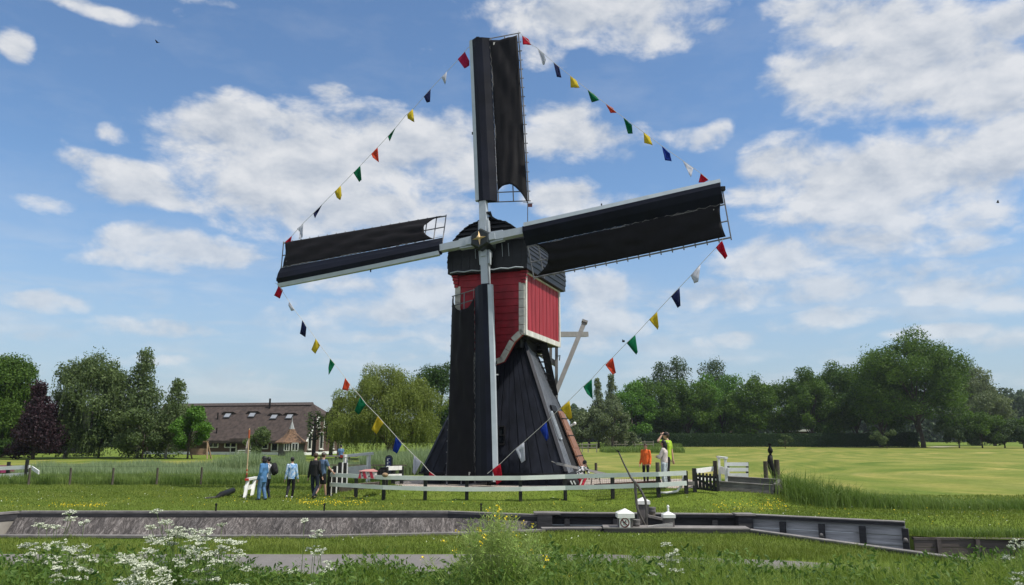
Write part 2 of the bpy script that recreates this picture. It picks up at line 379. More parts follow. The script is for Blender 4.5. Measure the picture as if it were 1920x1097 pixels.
def field_mat():
    m, nt, b = newmat('mown_meadow'); oc = nt.nodes.new('ShaderNodeTexCoord').outputs['Object']
    a = ramp(nt, noise(nt, mapping(nt, oc, (.5, 1.2, 1)), .09, 5, .6), [(.3, (.135, .178, .032)), (.5, (.18, .205, .042)), (.7, (.25, .24, .07))])
    # swaths left by the mower: long bands that bend and break up
    wob = noise(nt, oc, .022, 2, .5); cx_ = nt.nodes.new('ShaderNodeCombineXYZ'); nt.links.new(mth(nt, 'MULTIPLY', wob, 60), cx_.inputs[0]); nt.links.new(mth(nt, 'MULTIPLY', wob, 25), cx_.inputs[1])
    va = nt.nodes.new('ShaderNodeVectorMath'); nt.links.new(oc, va.inputs[0]); nt.links.new(cx_.outputs[0], va.inputs[1])
    n_a = noise(nt, mapping(nt, va.outputs[0], (.35, .035, 1), (0, 0, R_(38))), 1.0, 5, .6); n_b = noise(nt, mapping(nt, va.outputs[0], (1.1, .09, 1), (0, 0, R_(38))), 1.0, 4, .6)
    st_ = ramp(nt, mth(nt, 'ADD', mth(nt, 'MULTIPLY', n_a, .6), mth(nt, 'MULTIPLY', n_b, .4)), [(.38, (.66, .80, .62)), (.48, (.95, .98, .9)), (.54, (1.08, 1.04, 1.1)), (.62, (1.5, 1.28, 1.6))])
    w = nt.nodes.new('ShaderNodeTexWave'); w.wave_type = 'BANDS'; w.bands_direction = 'X'; w.inputs['Scale'].default_value = .075; w.inputs['Distortion'].default_value = 5; w.inputs['Detail'].default_value = 3; w.inputs['Detail Scale'].default_value = .12
    nt.links.new(mapping(nt, va.outputs[0], (1, .8, 1), (0, 0, R_(28))), w.inputs['Vector'])
    st_ = mixc(nt, 1, st_, ramp(nt, w.outputs['Fac'], [(.05, (.86, .92, .86)), (.5, (1, 1, 1)), (.9, (1.16, 1.08, 1.16))]), 'MULTIPLY')
    c = ramp(nt, noise(nt, oc, 2.2, 7, .7), [(.3, (.70, .74, .66)), (.7, (1.2, 1.17, 1.2))])
    nt.links.new(mixc(nt, 1, mixc(nt, 1, a, st_, 'MULTIPLY'), c, 'MULTIPLY'), b.inputs['Base Color']); b.inputs['Roughness'].default_value = .95; b.inputs['Specular IOR Level'].default_value = .1
    return m
def gravel_mat():
    m, nt, b = newmat('gravel'); oc = nt.nodes.new('ShaderNodeTexCoord').outputs['Object']
    v = nt.nodes.new('ShaderNodeTexVoronoi'); v.inputs['Scale'].default_value = 26; nt.links.new(oc, v.inputs['Vector'])
    a = ramp(nt, v.outputs['Color'], [(.2, (.24, .19, .15)), (.5, (.40, .33, .27)), (.8, (.55, .50, .44))])
    nt.links.new(a, b.inputs['Base Color']); b.inputs['Roughness'].default_value = .9
    bn = nt.nodes.new('ShaderNodeBump'); bn.inputs['Distance'].default_value = .03; nt.links.new(v.outputs['Distance'], bn.inputs['Height']); bn.invert = True; nt.links.new(bn.outputs[0], b.inputs['Normal'])
    return m
def asphalt_mat():
    m, nt, b = newmat('asphalt'); oc = nt.nodes.new('ShaderNodeTexCoord').outputs['Object']
    a = ramp(nt, noise(nt, oc, 1.3, 8, .75), [(.3, (.13, .12, .115)), (.7, (.21, .195, .185))])
    nt.links.new(a, b.inputs['Base Color']); b.inputs['Roughness'].default_value = .9
    bn = nt.nodes.new('ShaderNodeBump'); bn.inputs['Distance'].default_value = .01; nt.links.new(noise(nt, oc, 60, 3), bn.inputs['Height']); nt.links.new(bn.outputs[0], b.inputs['Normal'])
    return m
make_ground()

# ------------------------------------------------------------------ shared materials
black_paint = M('black_tarred_wood', (.014, .016, .024), .5, .5, 3.5, (1, 1, .12), .2, spec=.16, col2=(.005, .0055, .008))
black_wood = M('black_wood', (.009, .009, .010), .6, .4, 3, bump=.2, spec=.2)
white_paint = M('white_paint', (.80, .80, .77), .45, .12, 4, bump=.06)
grey_steel = M('grey_painted_steel', (.40, .44, .47), .4, .12, 2)
red_paint = M('dark_red_paint', (.30, .020, .030), .5, .4, 2.2, (1, 1, .8), .2, 30, spec=.25)
weathered = M('weathered_planks', (.15, .14, .135), .85, .45, 3, (1, 1, 5), .5)
dark_timber = M('dark_lock_timber', (.045, .043, .046), .7, .5, 2, (1, 1, 6), .4)
mid_timber = M('grey_lock_planks', (.52, .51, .52), .75, .45, 1.6, (.6, .6, 8), .4)
coping_m = M('grey_coping_board', (.20, .185, .175), .8, .35, 3, (1, 1, 1), .3)
post_wood = M('grey_post_wood', (.10, .085, .065), .9, .5, 6, (1, 1, .3), .5)
steel_dark = M('weathered_bar_steel', (.12, .11, .10), .5, .4, 8, metal=.4)
brick_m = M('brown_brick', (.105, .062, .050), .85, .35, 14, bump=.3)
glass_m = M('dark_window_glass', (.012, .015, .018), .08, .1, 1, spec=.6)

# ------------------------------------------------------------------ lock basin and canal
def wall_strip(name, pts, z0, z1, m, out=0., **kw):
    """vertical or battered wall along a polyline: top at z1, foot at z0 pushed by out towards the water"""
    mb = MB(); P_ = [Vector((x, y, 0)) for x, y in pts]
    rows = []
    nrm = []
    for i in range(len(P_)):
        d = (P_[min(i+1, len(P_)-1)]-P_[max(i-1, 0)]).normalized(); nrm.append(Vector((d.y, -d.x, 0)))
    V = []
    for i, p in enumerate(P_):
        V.append(Vector((p.x, p.y, z1))); V.append(Vector((p.x, p.y, z0))+nrm[i]*out)
    F = [(2*i, 2*i+2, 2*i+3, 2*i+1) for i in range(len(P_)-1)]
    mb.add(V, F); return mb.build(name, m, **kw)
def slope_mat():
    m, nt, b = newmat('rough_stone_pitching'); oc = nt.nodes.new('ShaderNodeTexCoord').outputs['Object']
    n_ = noise(nt, mapping(nt, oc, (1, .35, .35)), 7, 8, .78, 1.6)
    a = ramp(nt, n_, [(.34, (.022, .020, .020)), (.5, (.10, .09, .087)), (.66, (.34, .32, .31))])
    s2 = ramp(nt, noise(nt, mapping(nt, oc, (1, .4, .2), (0, R_(20), 0)), .8, 4), [(.35, (.5, .5, .52)), (.7, (1.35, 1.28, 1.22))])
    nt.links.new(mixc(nt, 1, a, s2, 'MULTIPLY'), b.inputs['Base Color']); b.inputs['Roughness'].default_value = .75
    bn = nt.nodes.new('ShaderNodeBump'); bn.inputs['Distance'].default_value = .08; nt.links.new(n_, bn.inputs['Height']); nt.links.new(bn.outputs[0], b.inputs['Normal'])
    return m
pitch_m = slope_mat()
concrete = M('pale_concrete', (.24, .22, .19), .85, .3, 2, bump=.2)
tag(wall_strip('basin_slope', [(-15.7, 25.57), (-2, 25.57), (.9, 24.4)], -1.6, .0, pitch_m, 1.6), kind='structure')
tag(wall_strip('basin_end_wall', [(-60, 19.2), (-17.6, 22.5), (-15.7, 25.57)], -1.6, .0, concrete, .5), kind='structure')
tag(wall_strip('basin_near_wall', [(p[0], p[1]) for p in NEARB[2:]], -1.6, .0, dark_timber), kind='structure')
m, nt, b = newmat('canal_water'); b.inputs['Base Color'].default_value = (.018, .020, .016, 1); b.inputs['Roughness'].default_value = .06; b.inputs['IOR'].default_value = 1.33
bn = nt.nodes.new('ShaderNodeBump'); bn.inputs['Distance'].default_value = .02; bn.inputs['Strength'].default_value = .3
nt.links.new(noise(nt, nt.nodes.new('ShaderNodeTexCoord').outputs['Object'], 3, 3), bn.inputs['Height']); nt.links.new(bn.outputs[0], b.inputs['Normal'])
w_ = MB(); w_.add([(-60, 8, -.78), (60, 8, -.78), (60, 27, -.78), (-60, 27, -.78)], [(0, 1, 2, 3)]); tag(w_.build('canal_water', m), kind='structure')

def coping(mb, pts, z, w, h, side=0.):
    for i in range(len(pts)-1):
        a = Vector((*pts[i], z)); b_ = Vector((*pts[i+1], z)); d = (b_-a).normalized(); n_ = Vector((d.y, -d.x, 0))
        mb.beam(a+n_*side-d*.0, b_+n_*side+d*.02*(i % 2), w, h)
# far edge board of the basin: pale top on a dark fascia
t = thing('basin_edge', 'long straight grey edge board along the far side of the sloped lock basin', 'kerb', (-8, 25.5, 0))
mb = MB(); coping(mb, [(-60, 19.25), (-17.6, 22.55), (-15.7, 25.6), (-2, 25.6), (.9, 24.42)], .03, .26, .06); mb.build('top_board', coping_m, t)
mb = MB(); coping(mb, [(-17.55, 22.5), (-15.68, 25.47), (-2.03, 25.46), (.9, 24.29)], -.10, .05, .20); mb.build('fascia', dark_timber, t)
t = thing('basin_edge', 'dark edge board with pale top along the near grass side of the lock basin', 'kerb', (-8, 19.3, 0))
nb = [(-60, 16.9), (-18, 19.5), (-8.4, 19.31), (-4.6, 19.31), (-1.06, 19.94), (.82, 20.5)]
mb = MB(); coping(mb, nb, .05, .20, .05); mb.build('top_board', coping_m, t)
mb = MB(); coping(mb, nb, -.06, .10, .17, .06); mb.build('fascia', dark_timber, t)

# ---- far lock wall with timber panels
def lock_wall(name, label, a, b_, zt, zb, nposts, panel, postm, ztb=None):
    a = Vector((*a, 0)); b_ = Vector((*b_, 0)); d = (b_-a); L = d.length; d.normalize(); n_ = Vector((d.y, -d.x, 0)); ztb = zt if ztb is None else ztb
    t = thing(name, label, 'lock wall', a)
    Z = Vector((0, 0, 1))
    mb = MB()
    rows = 5
    for k in range(rows):
        z = zb+(zt-.03-zb)*k/rows; z2 = zb+(zt-.03-zb)*(k+1)/rows-(.012 if k < rows-1 else 0)
        mb.beam(a+Z*(z+z2)/2, b_+Z*(z+z2)/2, .06, z2-z)
    mb.build('plank_panel', panel, t)
    mb = MB(); mb.beam(a+n_*.05+Z*(zt+.005), b_+n_*.05+Z*(ztb+.005), .26, .08); mb.build('top_beam', dark_timber, t)
    mb = MB(); mb.beam(a+n_*.04+Z*(zt+.06), b_+n_*.04+Z*(ztb+.06), .32, .03); mb.build('top_board', coping_m, t)
    for k in range(nposts):
        f = (k+.5)/nposts if nposts != 5 else k/4
        mb = MB(); c = a.lerp(b_, f)+n_*.11; mb.box(c+Z*((zb+zt-.10)/2), (.16, .14, zt-.10-zb), (d, n_, Z)); mb.build('post', postm, t)
        if nposts == 5 and k in (2, 4):
            q = MB(); q.ball(c+n_*.10+Z*-.32, .06, 8, 6); q.box(c+n_*.09+Z*-.36, (.14, .03, .05), (d, n_, Z)); q.build('bollard_pin', coping_m, t)
    return t
lock_wall('lock_wall', 'dark timber lock wall with black recessed panels behind the capped bollards', (.95, 24.45), (6.75, 23.95), .06, -1.3, 4, dark_timber, dark_timber)
lock_wall('lock_wall', 'grey plank lock wall with dark uprights running to the right towards the canal', (6.95, 23.85), (10.6, 21.72), .07, -1.3, 5, mid_timber, dark_timber)
t = thing('gate_pier', 'square grey timber pier between the dark and the grey lock wall', 'pier', (6.85, 23.9, 0))
mb = MB(); mb.box((6.85, 23.75, -.6), (.42, .4, 1.4)); mb.build('pier_block', dark_timber, t)
mb = MB(); mb.box((6.85, 23.75, .135), (.56, .5, .05)); mb.build('cap', coping_m, t)
t = thing('gate_pier', 'square timber pier with grey cap where the sloped basin ends', 'pier', (1.0, 24.3, 0))
mb = MB(); mb.box((.98, 24.15, -.6), (.44, .4, 1.4)); mb.build('pier_block', dark_timber, t)
mb = MB(); mb.box((1.05, 24.2, .135), (.8, .5, .05)); mb.build('cap', coping_m, t)
# low sheet wall of the canal on the right
t = thing('canal_wall', 'low brown plank wall with upright ribs holding the lawn at the open canal', 'retaining wall', (13, 21.3, 0))
mb = MB()
for k in range(3):
    z = -.42-k*.19
    mb.beam((10.75, 21.62, z), (60, 17.42, z), .05, .178)
mb.build('plank_panel', M('brown_bank_planks', (.12, .10, .085), .85, .4, 2, (.4, .4, 5), .3), t)
rib = M('bank_rib', (.10, .085, .075), .85, .4, 5)
for k in range(22):
    x = 11.35+k*1.0*.98; y = 21.62-(x-10.75)*4.2/49.25-.07
    mb = MB(); mb.box((x, y, -.60), (.11, .07, .62)); mb.build('rib', rib, t)
mb = MB(); mb.beam((10.75, 21.66, -.29), (60, 17.46, -.29), .16, .06); mb.build('top_board', rib, t)
# near side: walkway beam and the long diagonal board
t = thing('lock_beam', 'heavy dark walkway beam on the near edge in front of the bollards', 'beam', (4, 20.6, 0))
mb = MB(); mb.beam((2.35, 20.62, .02), (5.95, 20.36, .02), .52, .17); mb.build('beam', dark_timber, t)
mb = MB(); mb.beam((2.33, 20.66, .122), (5.97, 20.40, .122), .60, .03); mb.build('top_board', coping_m, t)
mb = MB(); mb.beam((2.9, 20.40, -.16), (5.8, 20.2, -.16), .08, .16); mb.build('lower_board', weathered, t)
t = thing('lock_beam', 'lower dark beam running left from the walkway beam to the rapeseed clump', 'beam', (1.6, 20.6, 0))
mb = MB(); mb.beam((.75, 20.55, .01), (2.33, 20.66, .01), .24, .14); mb.build('beam', dark_timber, t)
mb = MB(); mb.beam((.75, 20.60, .092), (2.30, 20.70, .092), .26, .03); mb.build('top_board', coping_m, t)
t = thing('lock_beam', 'long slim diagonal edge beam slanting down to the right towards the canal mouth', 'beam', (7, 18, 0))
mb = MB(); mb.beam((5.95, 20.25, .0), (8.75, 15.6, -.02), .16, .16); mb.build('beam', dark_timber, t)
mb = MB(); mb.beam((5.95, 20.28, .095), (8.75, 15.63, .075), .20, .03); mb.build('top_board', coping_m, t)

# capped wooden bollards --------------------------------------------------
def bollard(label, px, ytop, ybase, w, Y, knob=False):
    c = P(px, ybase, Y); top = zat(ytop, Y); z0 = .137; t = thing('capped_bollard', label, 'bollard', (c.x, Y, z0), 'white capped wooden bollards at the lock')
    hcap = w*.52
    mb = MB(); mb.box((c.x, Y, (z0+top-hcap)/2), (w*.82, w*.82, top-hcap-z0)); mb.build('post', M('bollard_wood', (.14, .125, .12), .8, .5, 5, (1, 1, .25), .4), t)
    mb = MB(); h = w/2; zc = top-hcap
    mb.box((c.x, Y, zc+hcap*.25), (w, w, hcap*.5))
    mb.add([(c.x-h, Y-h, zc+hcap*.5), (c.x+h, Y-h, zc+hcap*.5), (c.x+h, Y+h, zc+hcap*.5), (c.x-h, Y+h, zc+hcap*.5), (c.x, Y, top)], [(0, 1, 4), (1, 2, 4), (2, 3, 4), (3, 0, 4)])
    mb.build('cap', white_paint, t)
    if knob:
        mb = MB(); mb.lathe((c.x, Y, top-.03), [(.03, 0), (.025, .1), (.035, .13), (.03, .16), (.005, .18)], 8); mb.build('knob', white_paint, t)
    return t, c
YB = 20.75
bt, bc = bollard('squat white capped wooden bollard carrying the round prohibition sign', 1172.5, 953, 992, .43, 20.55)
bollard('tallest white capped wooden bollard, standing behind the bent steel lever', 1206.5, 932, 985, .34, 21.3)
bollard('narrow wooden bollard whose white cap ends in a small knob', 1254, 958, 993, .31, 20.6, True)
# sign on the first bollard
t = thing('prohibition_sign', 'small square white sign with a round no-entry pictogram on the left bollard', 'sign', (bc.x, 20.36, .4))
c = P(1171.5, 980, 20.36)
mb = MB(); mb.box((c.x, 20.355, c.z), (.27, .02, .29)); mb.build('plate', M('sign_white', (.78, .78, .76), .4, .05), t)
mb = MB(); N_ = 28; sgy = 20.338
for k in range(N_):
    a0, a1 = 2*math.pi*k/N_, 2*math.pi*(k+1)/N_
    mb.prism([Vector((c.x+r*math.cos(a), sgy, c.z+r*math.sin(a))) for r, a in ((.092, a0), (.118, a0), (.118, a1), (.092, a1))], (0, .006, 0))
sgn_dark = M('sign_dark_ring', (.10, .015, .018), .4, .05)
mb.beam((c.x-.072, sgy+.0015, c.z+.072), (c.x+.072, sgy+.0015, c.z-.072), .009, .024, (1, 0, 1)); mb.build('ring', sgn_dark, t)
mb = MB(); ink = M('sign_black_ink', (.01, .01, .01), .5, .05)
yk = sgy+.006
mb.ball((c.x+.022, yk, c.z+.045), (.016, .003, .016), 8, 6)                              # little jumping figure over waves
mb.beam((c.x+.012, yk, c.z+.03), (c.x-.03, yk, c.z-.005), .005, .022, (1, 0, 1)); mb.beam((c.x-.03, yk, c.z-.005), (c.x-.055, yk, c.z+.02), .005, .014, (1, 0, 1))
mb.beam((c.x+.01, yk, c.z+.024), (c.x+.052, yk, c.z+.008), .005, .011, (1, 0, 1)); mb.beam((c.x-.028, yk, c.z-.006), (c.x-.015, yk, c.z-.035), .005, .014, (1, 0, 1))
for k in range(4): mb.beam((c.x-.06+k*.03, yk, c.z-.055+.008*(k % 2)), (c.x-.03+k*.03, yk, c.z-.055+.008*((k+1) % 2)), .005, .007, (1, 0, 1))
mb.build('pictogram', ink, t)
# winch drums
for lab, px, y0, y1, w in (('round grey drum post right of the sign bollard', 1193.5, 974, 992, .20), ('round brown drum post right of the tallest bollard', 1223, 951, 966, .20)):
    Y = 20.6 if px < 1200 else 21.2; c = P(px, y1, Y); z1 = zat(y0, Y)
    t = thing('drum_post', lab, 'bollard', (c.x, Y, c.z))
    z0 = min(c.z, .137) if px < 1200 else .137
    mb = MB(); mb.lathe((c.x, Y, 0), [(w*.42, z0), (w*.42, (c.z+z1)/2-.02)], 14); mb.build('post', post_wood, t)
    mb = MB(); mb.lathe((c.x, Y, 0), [(w*.5, (c.z+z1)/2-.02), (w*.5, (c.z+z1)/2+.02), (w*.45, (c.z+z1)/2+.025), (w*.5, z1-.03), (w*.5, z1), (.01, z1+.005)], 14); mb.build('drum', weathered, t)
# white-grey plank box and slanted board
t = thing('gate_plank', 'pale weathered plank standing on edge between the lever and the knob bollard', 'plank', P(1238, 993, 20.5))
a, b_ = P(1215, 993, 20.45), P(1262, 993, 20.45); a.z = b_.z = .14
mb = MB(); mb.prism([Vector((a.x, 20.45, .14)), Vector((b_.x, 20.45, .14)), Vector((b_.x, 20.45, zat(980, 20.45))), Vector((a.x, 20.45, zat(987, 20.45)))], (0, .09, 0)); mb.build('plank', M('pale_weathered_wood', (.36, .35, .33), .85, .5, 3, (1, 1, 7), .5), t)
t = thing('slanted_board', 'dark triangular gate board with a pale slanting top behind the pale plank', 'board', P(1228, 985, 21))
p1, p2, p3, p4 = P(1215, 966, 21), P(1243, 973, 21), P(1243, 990, 21), P(1215, 990, 21)
mb = MB(); mb.prism([p4, p3, p2-Vector((0, 0, .05)), p1-Vector((0, 0, .05))], (0, .1, 0)); mb.build('board', dark_timber, t)
mb = MB(); mb.beam(p1+Vector((0, .05, -.02)), p2+Vector((.05, .05, -.02)), .2, .06); mb.build('top_board', coping_m, t)
# bent steel lever
YL = 20.9
t = thing('steel_lever', 'tall bent steel lever frame leaning over the bollards with a long curved handle', 'lever', P(1212, 985, YL))
def PL(x, y, Y=YL): return P(x, y, Y)
mb = MB(); mb.tube([PL(1212.5, 990), PL(1212, 968), PL(1211.5, 948), PL(1210, 937), PL(1203, 922), PL(1195, 909), PL(1190, 904), PL(1182, 894), PL(1175, 880), PL(1168, 866), PL(1162, 852), PL(1159, 846)], [.03, .03, .03, .035, .03, .03, .035, .026, .022, .02, .018, .018], 8)
mb.build('curved_handle', steel_dark, t)
mb = MB(); mb.tube([PL(1191, 903), PL(1192, 925), PL(1193, 940), PL(1195, 953), PL(1200, 966), PL(1207, 979), PL(1213, 990)], [.04, .035, .035, .033, .03, .028, .03], 8); mb.build('strut', steel_dark, t)
mb = MB(); mb.beam(PL(1155.5, 845), PL(1161, 846.5), .06, .035); mb.build('grip', black_wood, t)

# ------------------------------------------------------------------ windmill
mill = thing('windmill', 'black and red hollow post windmill with four dark sails decorated with bunting', 'windmill', (-.12, 36.5, .4))
mill['pos0'] = (-.12, 36.5, .4)
TH = .3499; HC = Vector((-.25, 36.5, 0)); hr = Vector((math.cos(TH), -math.sin(TH), 0)); hn = Vector((-math.sin(TH), -math.cos(TH), 0)); UP = Vector((0, 0, 1))
def HL(s, f, z): return HC+hr*s+hn*f+UP*z
HW, HF, HB = 1.66, 2.2, -3.2
# lower body
A0 = R_(13); BC = Vector((-.12, 36.5, 0)); br = Vector((math.cos(A0), -math.sin(A0), 0)); bnn = Vector((-math.sin(A0), -math.cos(A0), 0))
def BL(s, f, z): return BC+br*s+bnn*f+UP*z
HB0, HT0 = 3.13, .87
zb1 = zat(888, 32.9); zt1 = zat(640, 35.4)
def pyr(s, f, q):                       # point on the body: s, f in -1..1, q 0 bottom .. 1 top
    w = HB0+(HT0-HB0)*q; return BL(s*w, f*w, zb1+(zt1-zb1)*q)
mb = MB(); mb.hexa([pyr(-.985, -.985, 0), pyr(.985, -.985, 0), pyr(.985, .985, 0), pyr(-.985, .985, 0)], [pyr(-.97, -.97, 1), pyr(.97, -.97, 1), pyr(.97, .97, 1), pyr(-.97, .97, 1)])
mb.build('body_core', black_wood, mill)
def plank_face(name, mat, N, face, th=.05, gap=.03, m0=0, m1=1, q0=0., rib=False):
    mb = MB()
    for i in range(N):
        a = -1+2*i/N; b_ = -1+2*(i+1)/N
        if rib: a, b_ = a+.6/N, a+1.2/N
        off = th*(1 if i % 2 else .55) if not rib else th
        def pt(s, q, o):
            k = 1+o/(HB0+(HT0-HB0)*q)
            return pyr(s, k, q) if face == 'front' else (pyr(k, -s, q) if face == 'right' else (pyr(-k, s, q) if face == 'left' else pyr(-s, -k, q)))
        g = gap/HB0
        if face == 'right' and rib and -.42 < -( (a+b_)/2) < .40:
            lo = .47
        else: lo = q0
        # the ribbed boards stop above the doorway
        mb.hexa([pt(a+g*.5, lo, -.02), pt(b_-g*.5, lo, -.02), pt(b_-g*.5, lo, off), pt(a+g*.5, lo, off)], [pt(a+g*.5, 1, -.02), pt(b_-g*.5, 1, -.02), pt(b_-g*.5, 1, off), pt(a+g*.5, 1, off)])
    return mb.build(name, mat, mill)
plank_face('front_boarding', black_paint, 13, 'front'); plank_face('side_boarding', black_paint, 13, 'left'); plank_face('rear_boarding', black_paint, 13, 'back')
rib_m = M('pale_grey_battens', (.20, .215, .24), .5, .3, 3)
plank_face('ribbed_boarding', rib_m, 17, 'right', .06, 0, rib=True)
mb = MB()
for sx in (-1, 1):
    for sy in (-1, 1):
        mb.beam(pyr(sx*.99, sy*.99, 0), pyr(sx*1.0, sy*1.0, 1), .17, .17)
mb.build('corner_post', black_paint, mill)
# plinth
zp0, zp1 = .2, zb1-.06
def ringbox(mb, h0, h1, za, zb_):
    mb.hexa([BL(-h0, -h0, za), BL(h0, -h0, za), BL(h0, h0, za), BL(-h0, h0, za)], [BL(-h1, -h1, zb_), BL(h1, -h1, zb_), BL(h1, h1, zb_), BL(-h1, h1, zb_)])
mb = MB(); ringbox(mb, 3.05, 3.05, zp0, zp1)
for k in range(-4, 5):
    for ax, ay in ((1, 0), (0, 1)):
        s = k*.76
        mb.box(BL(s, 3.06, (zp0+zp1)/2), (.04, .05, zp1-zp0), (br, bnn, UP)); mb.box(BL(3.06, s, (zp0+zp1)/2), (.05, .04, zp1-zp0), (br, bnn, UP))
mb.build('plinth', black_paint, mill)
mb = MB(); ringbox(mb, 3.26, 3.22, zp1, zb1+.02); mb.build('plinth_ledge', black_wood, mill)
# small windows in the front and right faces
def pyrpt(face, s, q, o):
    k = 1+o/(HB0+(HT0-HB0)*q); return pyr(s, k, q) if face == 'front' else pyr(k, -s, q)
def face_window(face, s0, s1, q0, q1, fm, mul=True):
    c = [pyrpt(face, s0, q0, .06), pyrpt(face, s1, q0, .06), pyrpt(face, s1, q1, .06), pyrpt(face, s0, q1, .06)]
    n_ = (c[1]-c[0]).cross(c[3]-c[0]).normalized()*.045
    mb = MB()
    for i in range(4): mb.beam(c[i]+n_, c[(i+1) % 4]+n_, .07, .08, n_)
    if mul: mb.beam((c[0]+c[3])/2+n_, (c[1]+c[2])/2+n_, .04, .04, n_)
    f = mb.build('window', fm, mill); mb = MB(); mb.quad3([p+n_*.4 for p in c], .02); mb.build('pane', glass_m, f)
face_window('front', .04, .16, .20, .33, black_wood)
face_window('right', -.74, -.60, .24, .44, grey_steel)
# doorway, opened door leaf
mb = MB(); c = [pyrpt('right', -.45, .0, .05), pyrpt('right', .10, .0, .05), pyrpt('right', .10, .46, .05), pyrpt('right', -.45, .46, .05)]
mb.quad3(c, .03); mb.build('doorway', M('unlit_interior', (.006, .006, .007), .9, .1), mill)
dm = M('varnished_brown_door', (.23, .105, .055), .5, .3, 3, (1, 1, .2))
c = [pyrpt('right', .02, .02, .20), pyrpt('right', .52, .02, .28), pyrpt('right', .52, .46, .28), pyrpt('right', .02, .46, .20)]
mb = MB(); mb.quad3(c, .05); n_ = (c[1]-c[0]).cross(c[3]-c[0]).normalized()
for fa, fb in ((.04, .30), (.34, .62), (.66, .96)):
    q = [c[0].lerp(c[3], fa).lerp(c[1].lerp(c[2], fa), .12), c[0].lerp(c[3], fa).lerp(c[1].lerp(c[2], fa), .88), c[0].lerp(c[3], fb).lerp(c[1].lerp(c[2], fb), .88), c[0].lerp(c[3], fb).lerp(c[1].lerp(c[2], fb), .12)]
    mb.quad3([p+n_*.025 for p in q], .03)
d_ = mb.build('door', dm, mill)
for fa in (.2, .56, .86): mb = MB(); mb.beam(c[0].lerp(c[3], fa)+n_*.03, c[1].lerp(c[2], fa)+n_*.03, .03, .05, n_); mb.build('hinge', black_wood, d_)
mb = MB(); q = [pyrpt('right', -.52, .475, .12), pyrpt('right', .14, .475, .12)]; mb.beam(q[0], q[1], .3, .06, n_); mb.build('door_hood', black_wood, mill)
mb = MB(); mb.tube([pyrpt('right', .72, .33, .05), pyrpt('right', .72, .36, .45)], .05, 8); mb.ball(pyrpt('right', .72, .365, .5), .08, 8, 6); mb.build('lamp', white_paint, mill)
mb = MB(); mb.box(P(931, 702.5, 34.0), (.16, .12, .05)); mb.build('small_lamp', white_paint, mill)

# upper house ---------------------------------------------------------------
zE = zat(508, 34.2); zS = zat(628, 34.0)          # eaves, underside of the side walls
zEr = zE; zM = zat(682, 34.3)
prof = [(-HW, zE), (-HW, zS+.05), (-HW*.93, zS-.02), (-HW*.72, zS-.32), (-HW*.58, zS-.72), (-HW*.42, zM+.08), (-HW*.2, zM-.04), (0, zM-.06), (HW*.2, zM-.04), (HW*.42, zM+.08), (HW*.58, zS-.72), (HW*.72, zS-.32), (HW*.93, zS-.02), (HW, zS+.05), (HW, zE)]
def wprof(z):                             # half width of the front at height z
    pr = sorted([(q[1], q[0]) for q in prof if q[0] >= 0])
    if z >= zS+.05: return HW
    return float(np.interp(z, [a for a, _ in pr], [b for _, b in pr]))
mb = MB(); mb.prism([HL(s, HF-.06, z) for s, z in prof], hn*-.10); mb.build('front_wall_core', red_paint, mill)
mb = MB(); nb_ = 13
for i in range(nb_):                      # lapped boards, each one leaning out at its foot
    z0 = zM+(zE-zM)*i/nb_; z1 = zM+(zE-zM)*(i+1)/nb_
    w0, w1 = wprof(z0+.02)-.13, wprof(z1)-.13
    w0 = max(w0, .05)
    mb.hexa([HL(-w0, HF-.05, z0), HL(w0, HF-.05, z0), HL(w0, HF+.05, z0), HL(-w0, HF+.05, z0)], [HL(-w1, HF-.05, z1), HL(w1, HF-.05, z1), HL(w1, HF+.012, z1), HL(-w1, HF+.012, z1)])
mb.build('front_boarding', red_paint, mill)
# cream blocks along the edge of the front
cream = M('cream_trim_blocks', (.50, .48, .43), .6, .25, 5, bump=.2)
trim_m = M('aged_white_trim', (.62, .61, .56), .6, .28, 3, (1, 1, .5), .2)
mb = MB()
edge = []
zz = zat(530, 34.0)
pr = [(HW, zz), (HW, zS+.05), (HW*.93, zS-.02), (HW*.72, zS-.32), (HW*.58, zS-.72), (HW*.42, zM+.08), (HW*.2, zM-.04), (0, zM-.06)]
pts = [Vector((a, b_)) for a, b_ in pr]; seg = []
for i in range(len(pts)-1):
    L = (pts[i+1]-pts[i]).length; n_ = max(1, round(L/.36))
    for j in range(n_): seg.append((pts[i].lerp(pts[i+1], j/n_), pts[i].lerp(pts[i+1], (j+1)/n_)))
for sg in (-1, 1):
    for a, b_ in seg:
        d = (b_-a).normalized(); nn_ = Vector((d.y, -d.x))*.0
        inn = Vector((d.y, -d.x)); inn = inn if inn.x < 0 or inn.y > .5 else -inn
        a2 = a+d*.012; b2 = b_-d*.012
        q = [a2, b2, b2+inn*.24, a2+inn*.24]
        mb.prism([HL(sg*p.x, HF+.0, p.y) for p in q], hn*.085)
mb.build('edge_blocks', cream, mill)
# red scroll brackets at the top corners
for sg in (-1, 1):
    mb = MB()
    for k in range(4):
        z0 = zE-.02-k*.16; mb.box(HL(sg*(HW+.02-.02*k), HF+.05, z0-.07), (.30-.04*k, .22-.03*k, .13), (hr, hn, UP))
    mb.build('scroll_bracket', red_paint, mill)
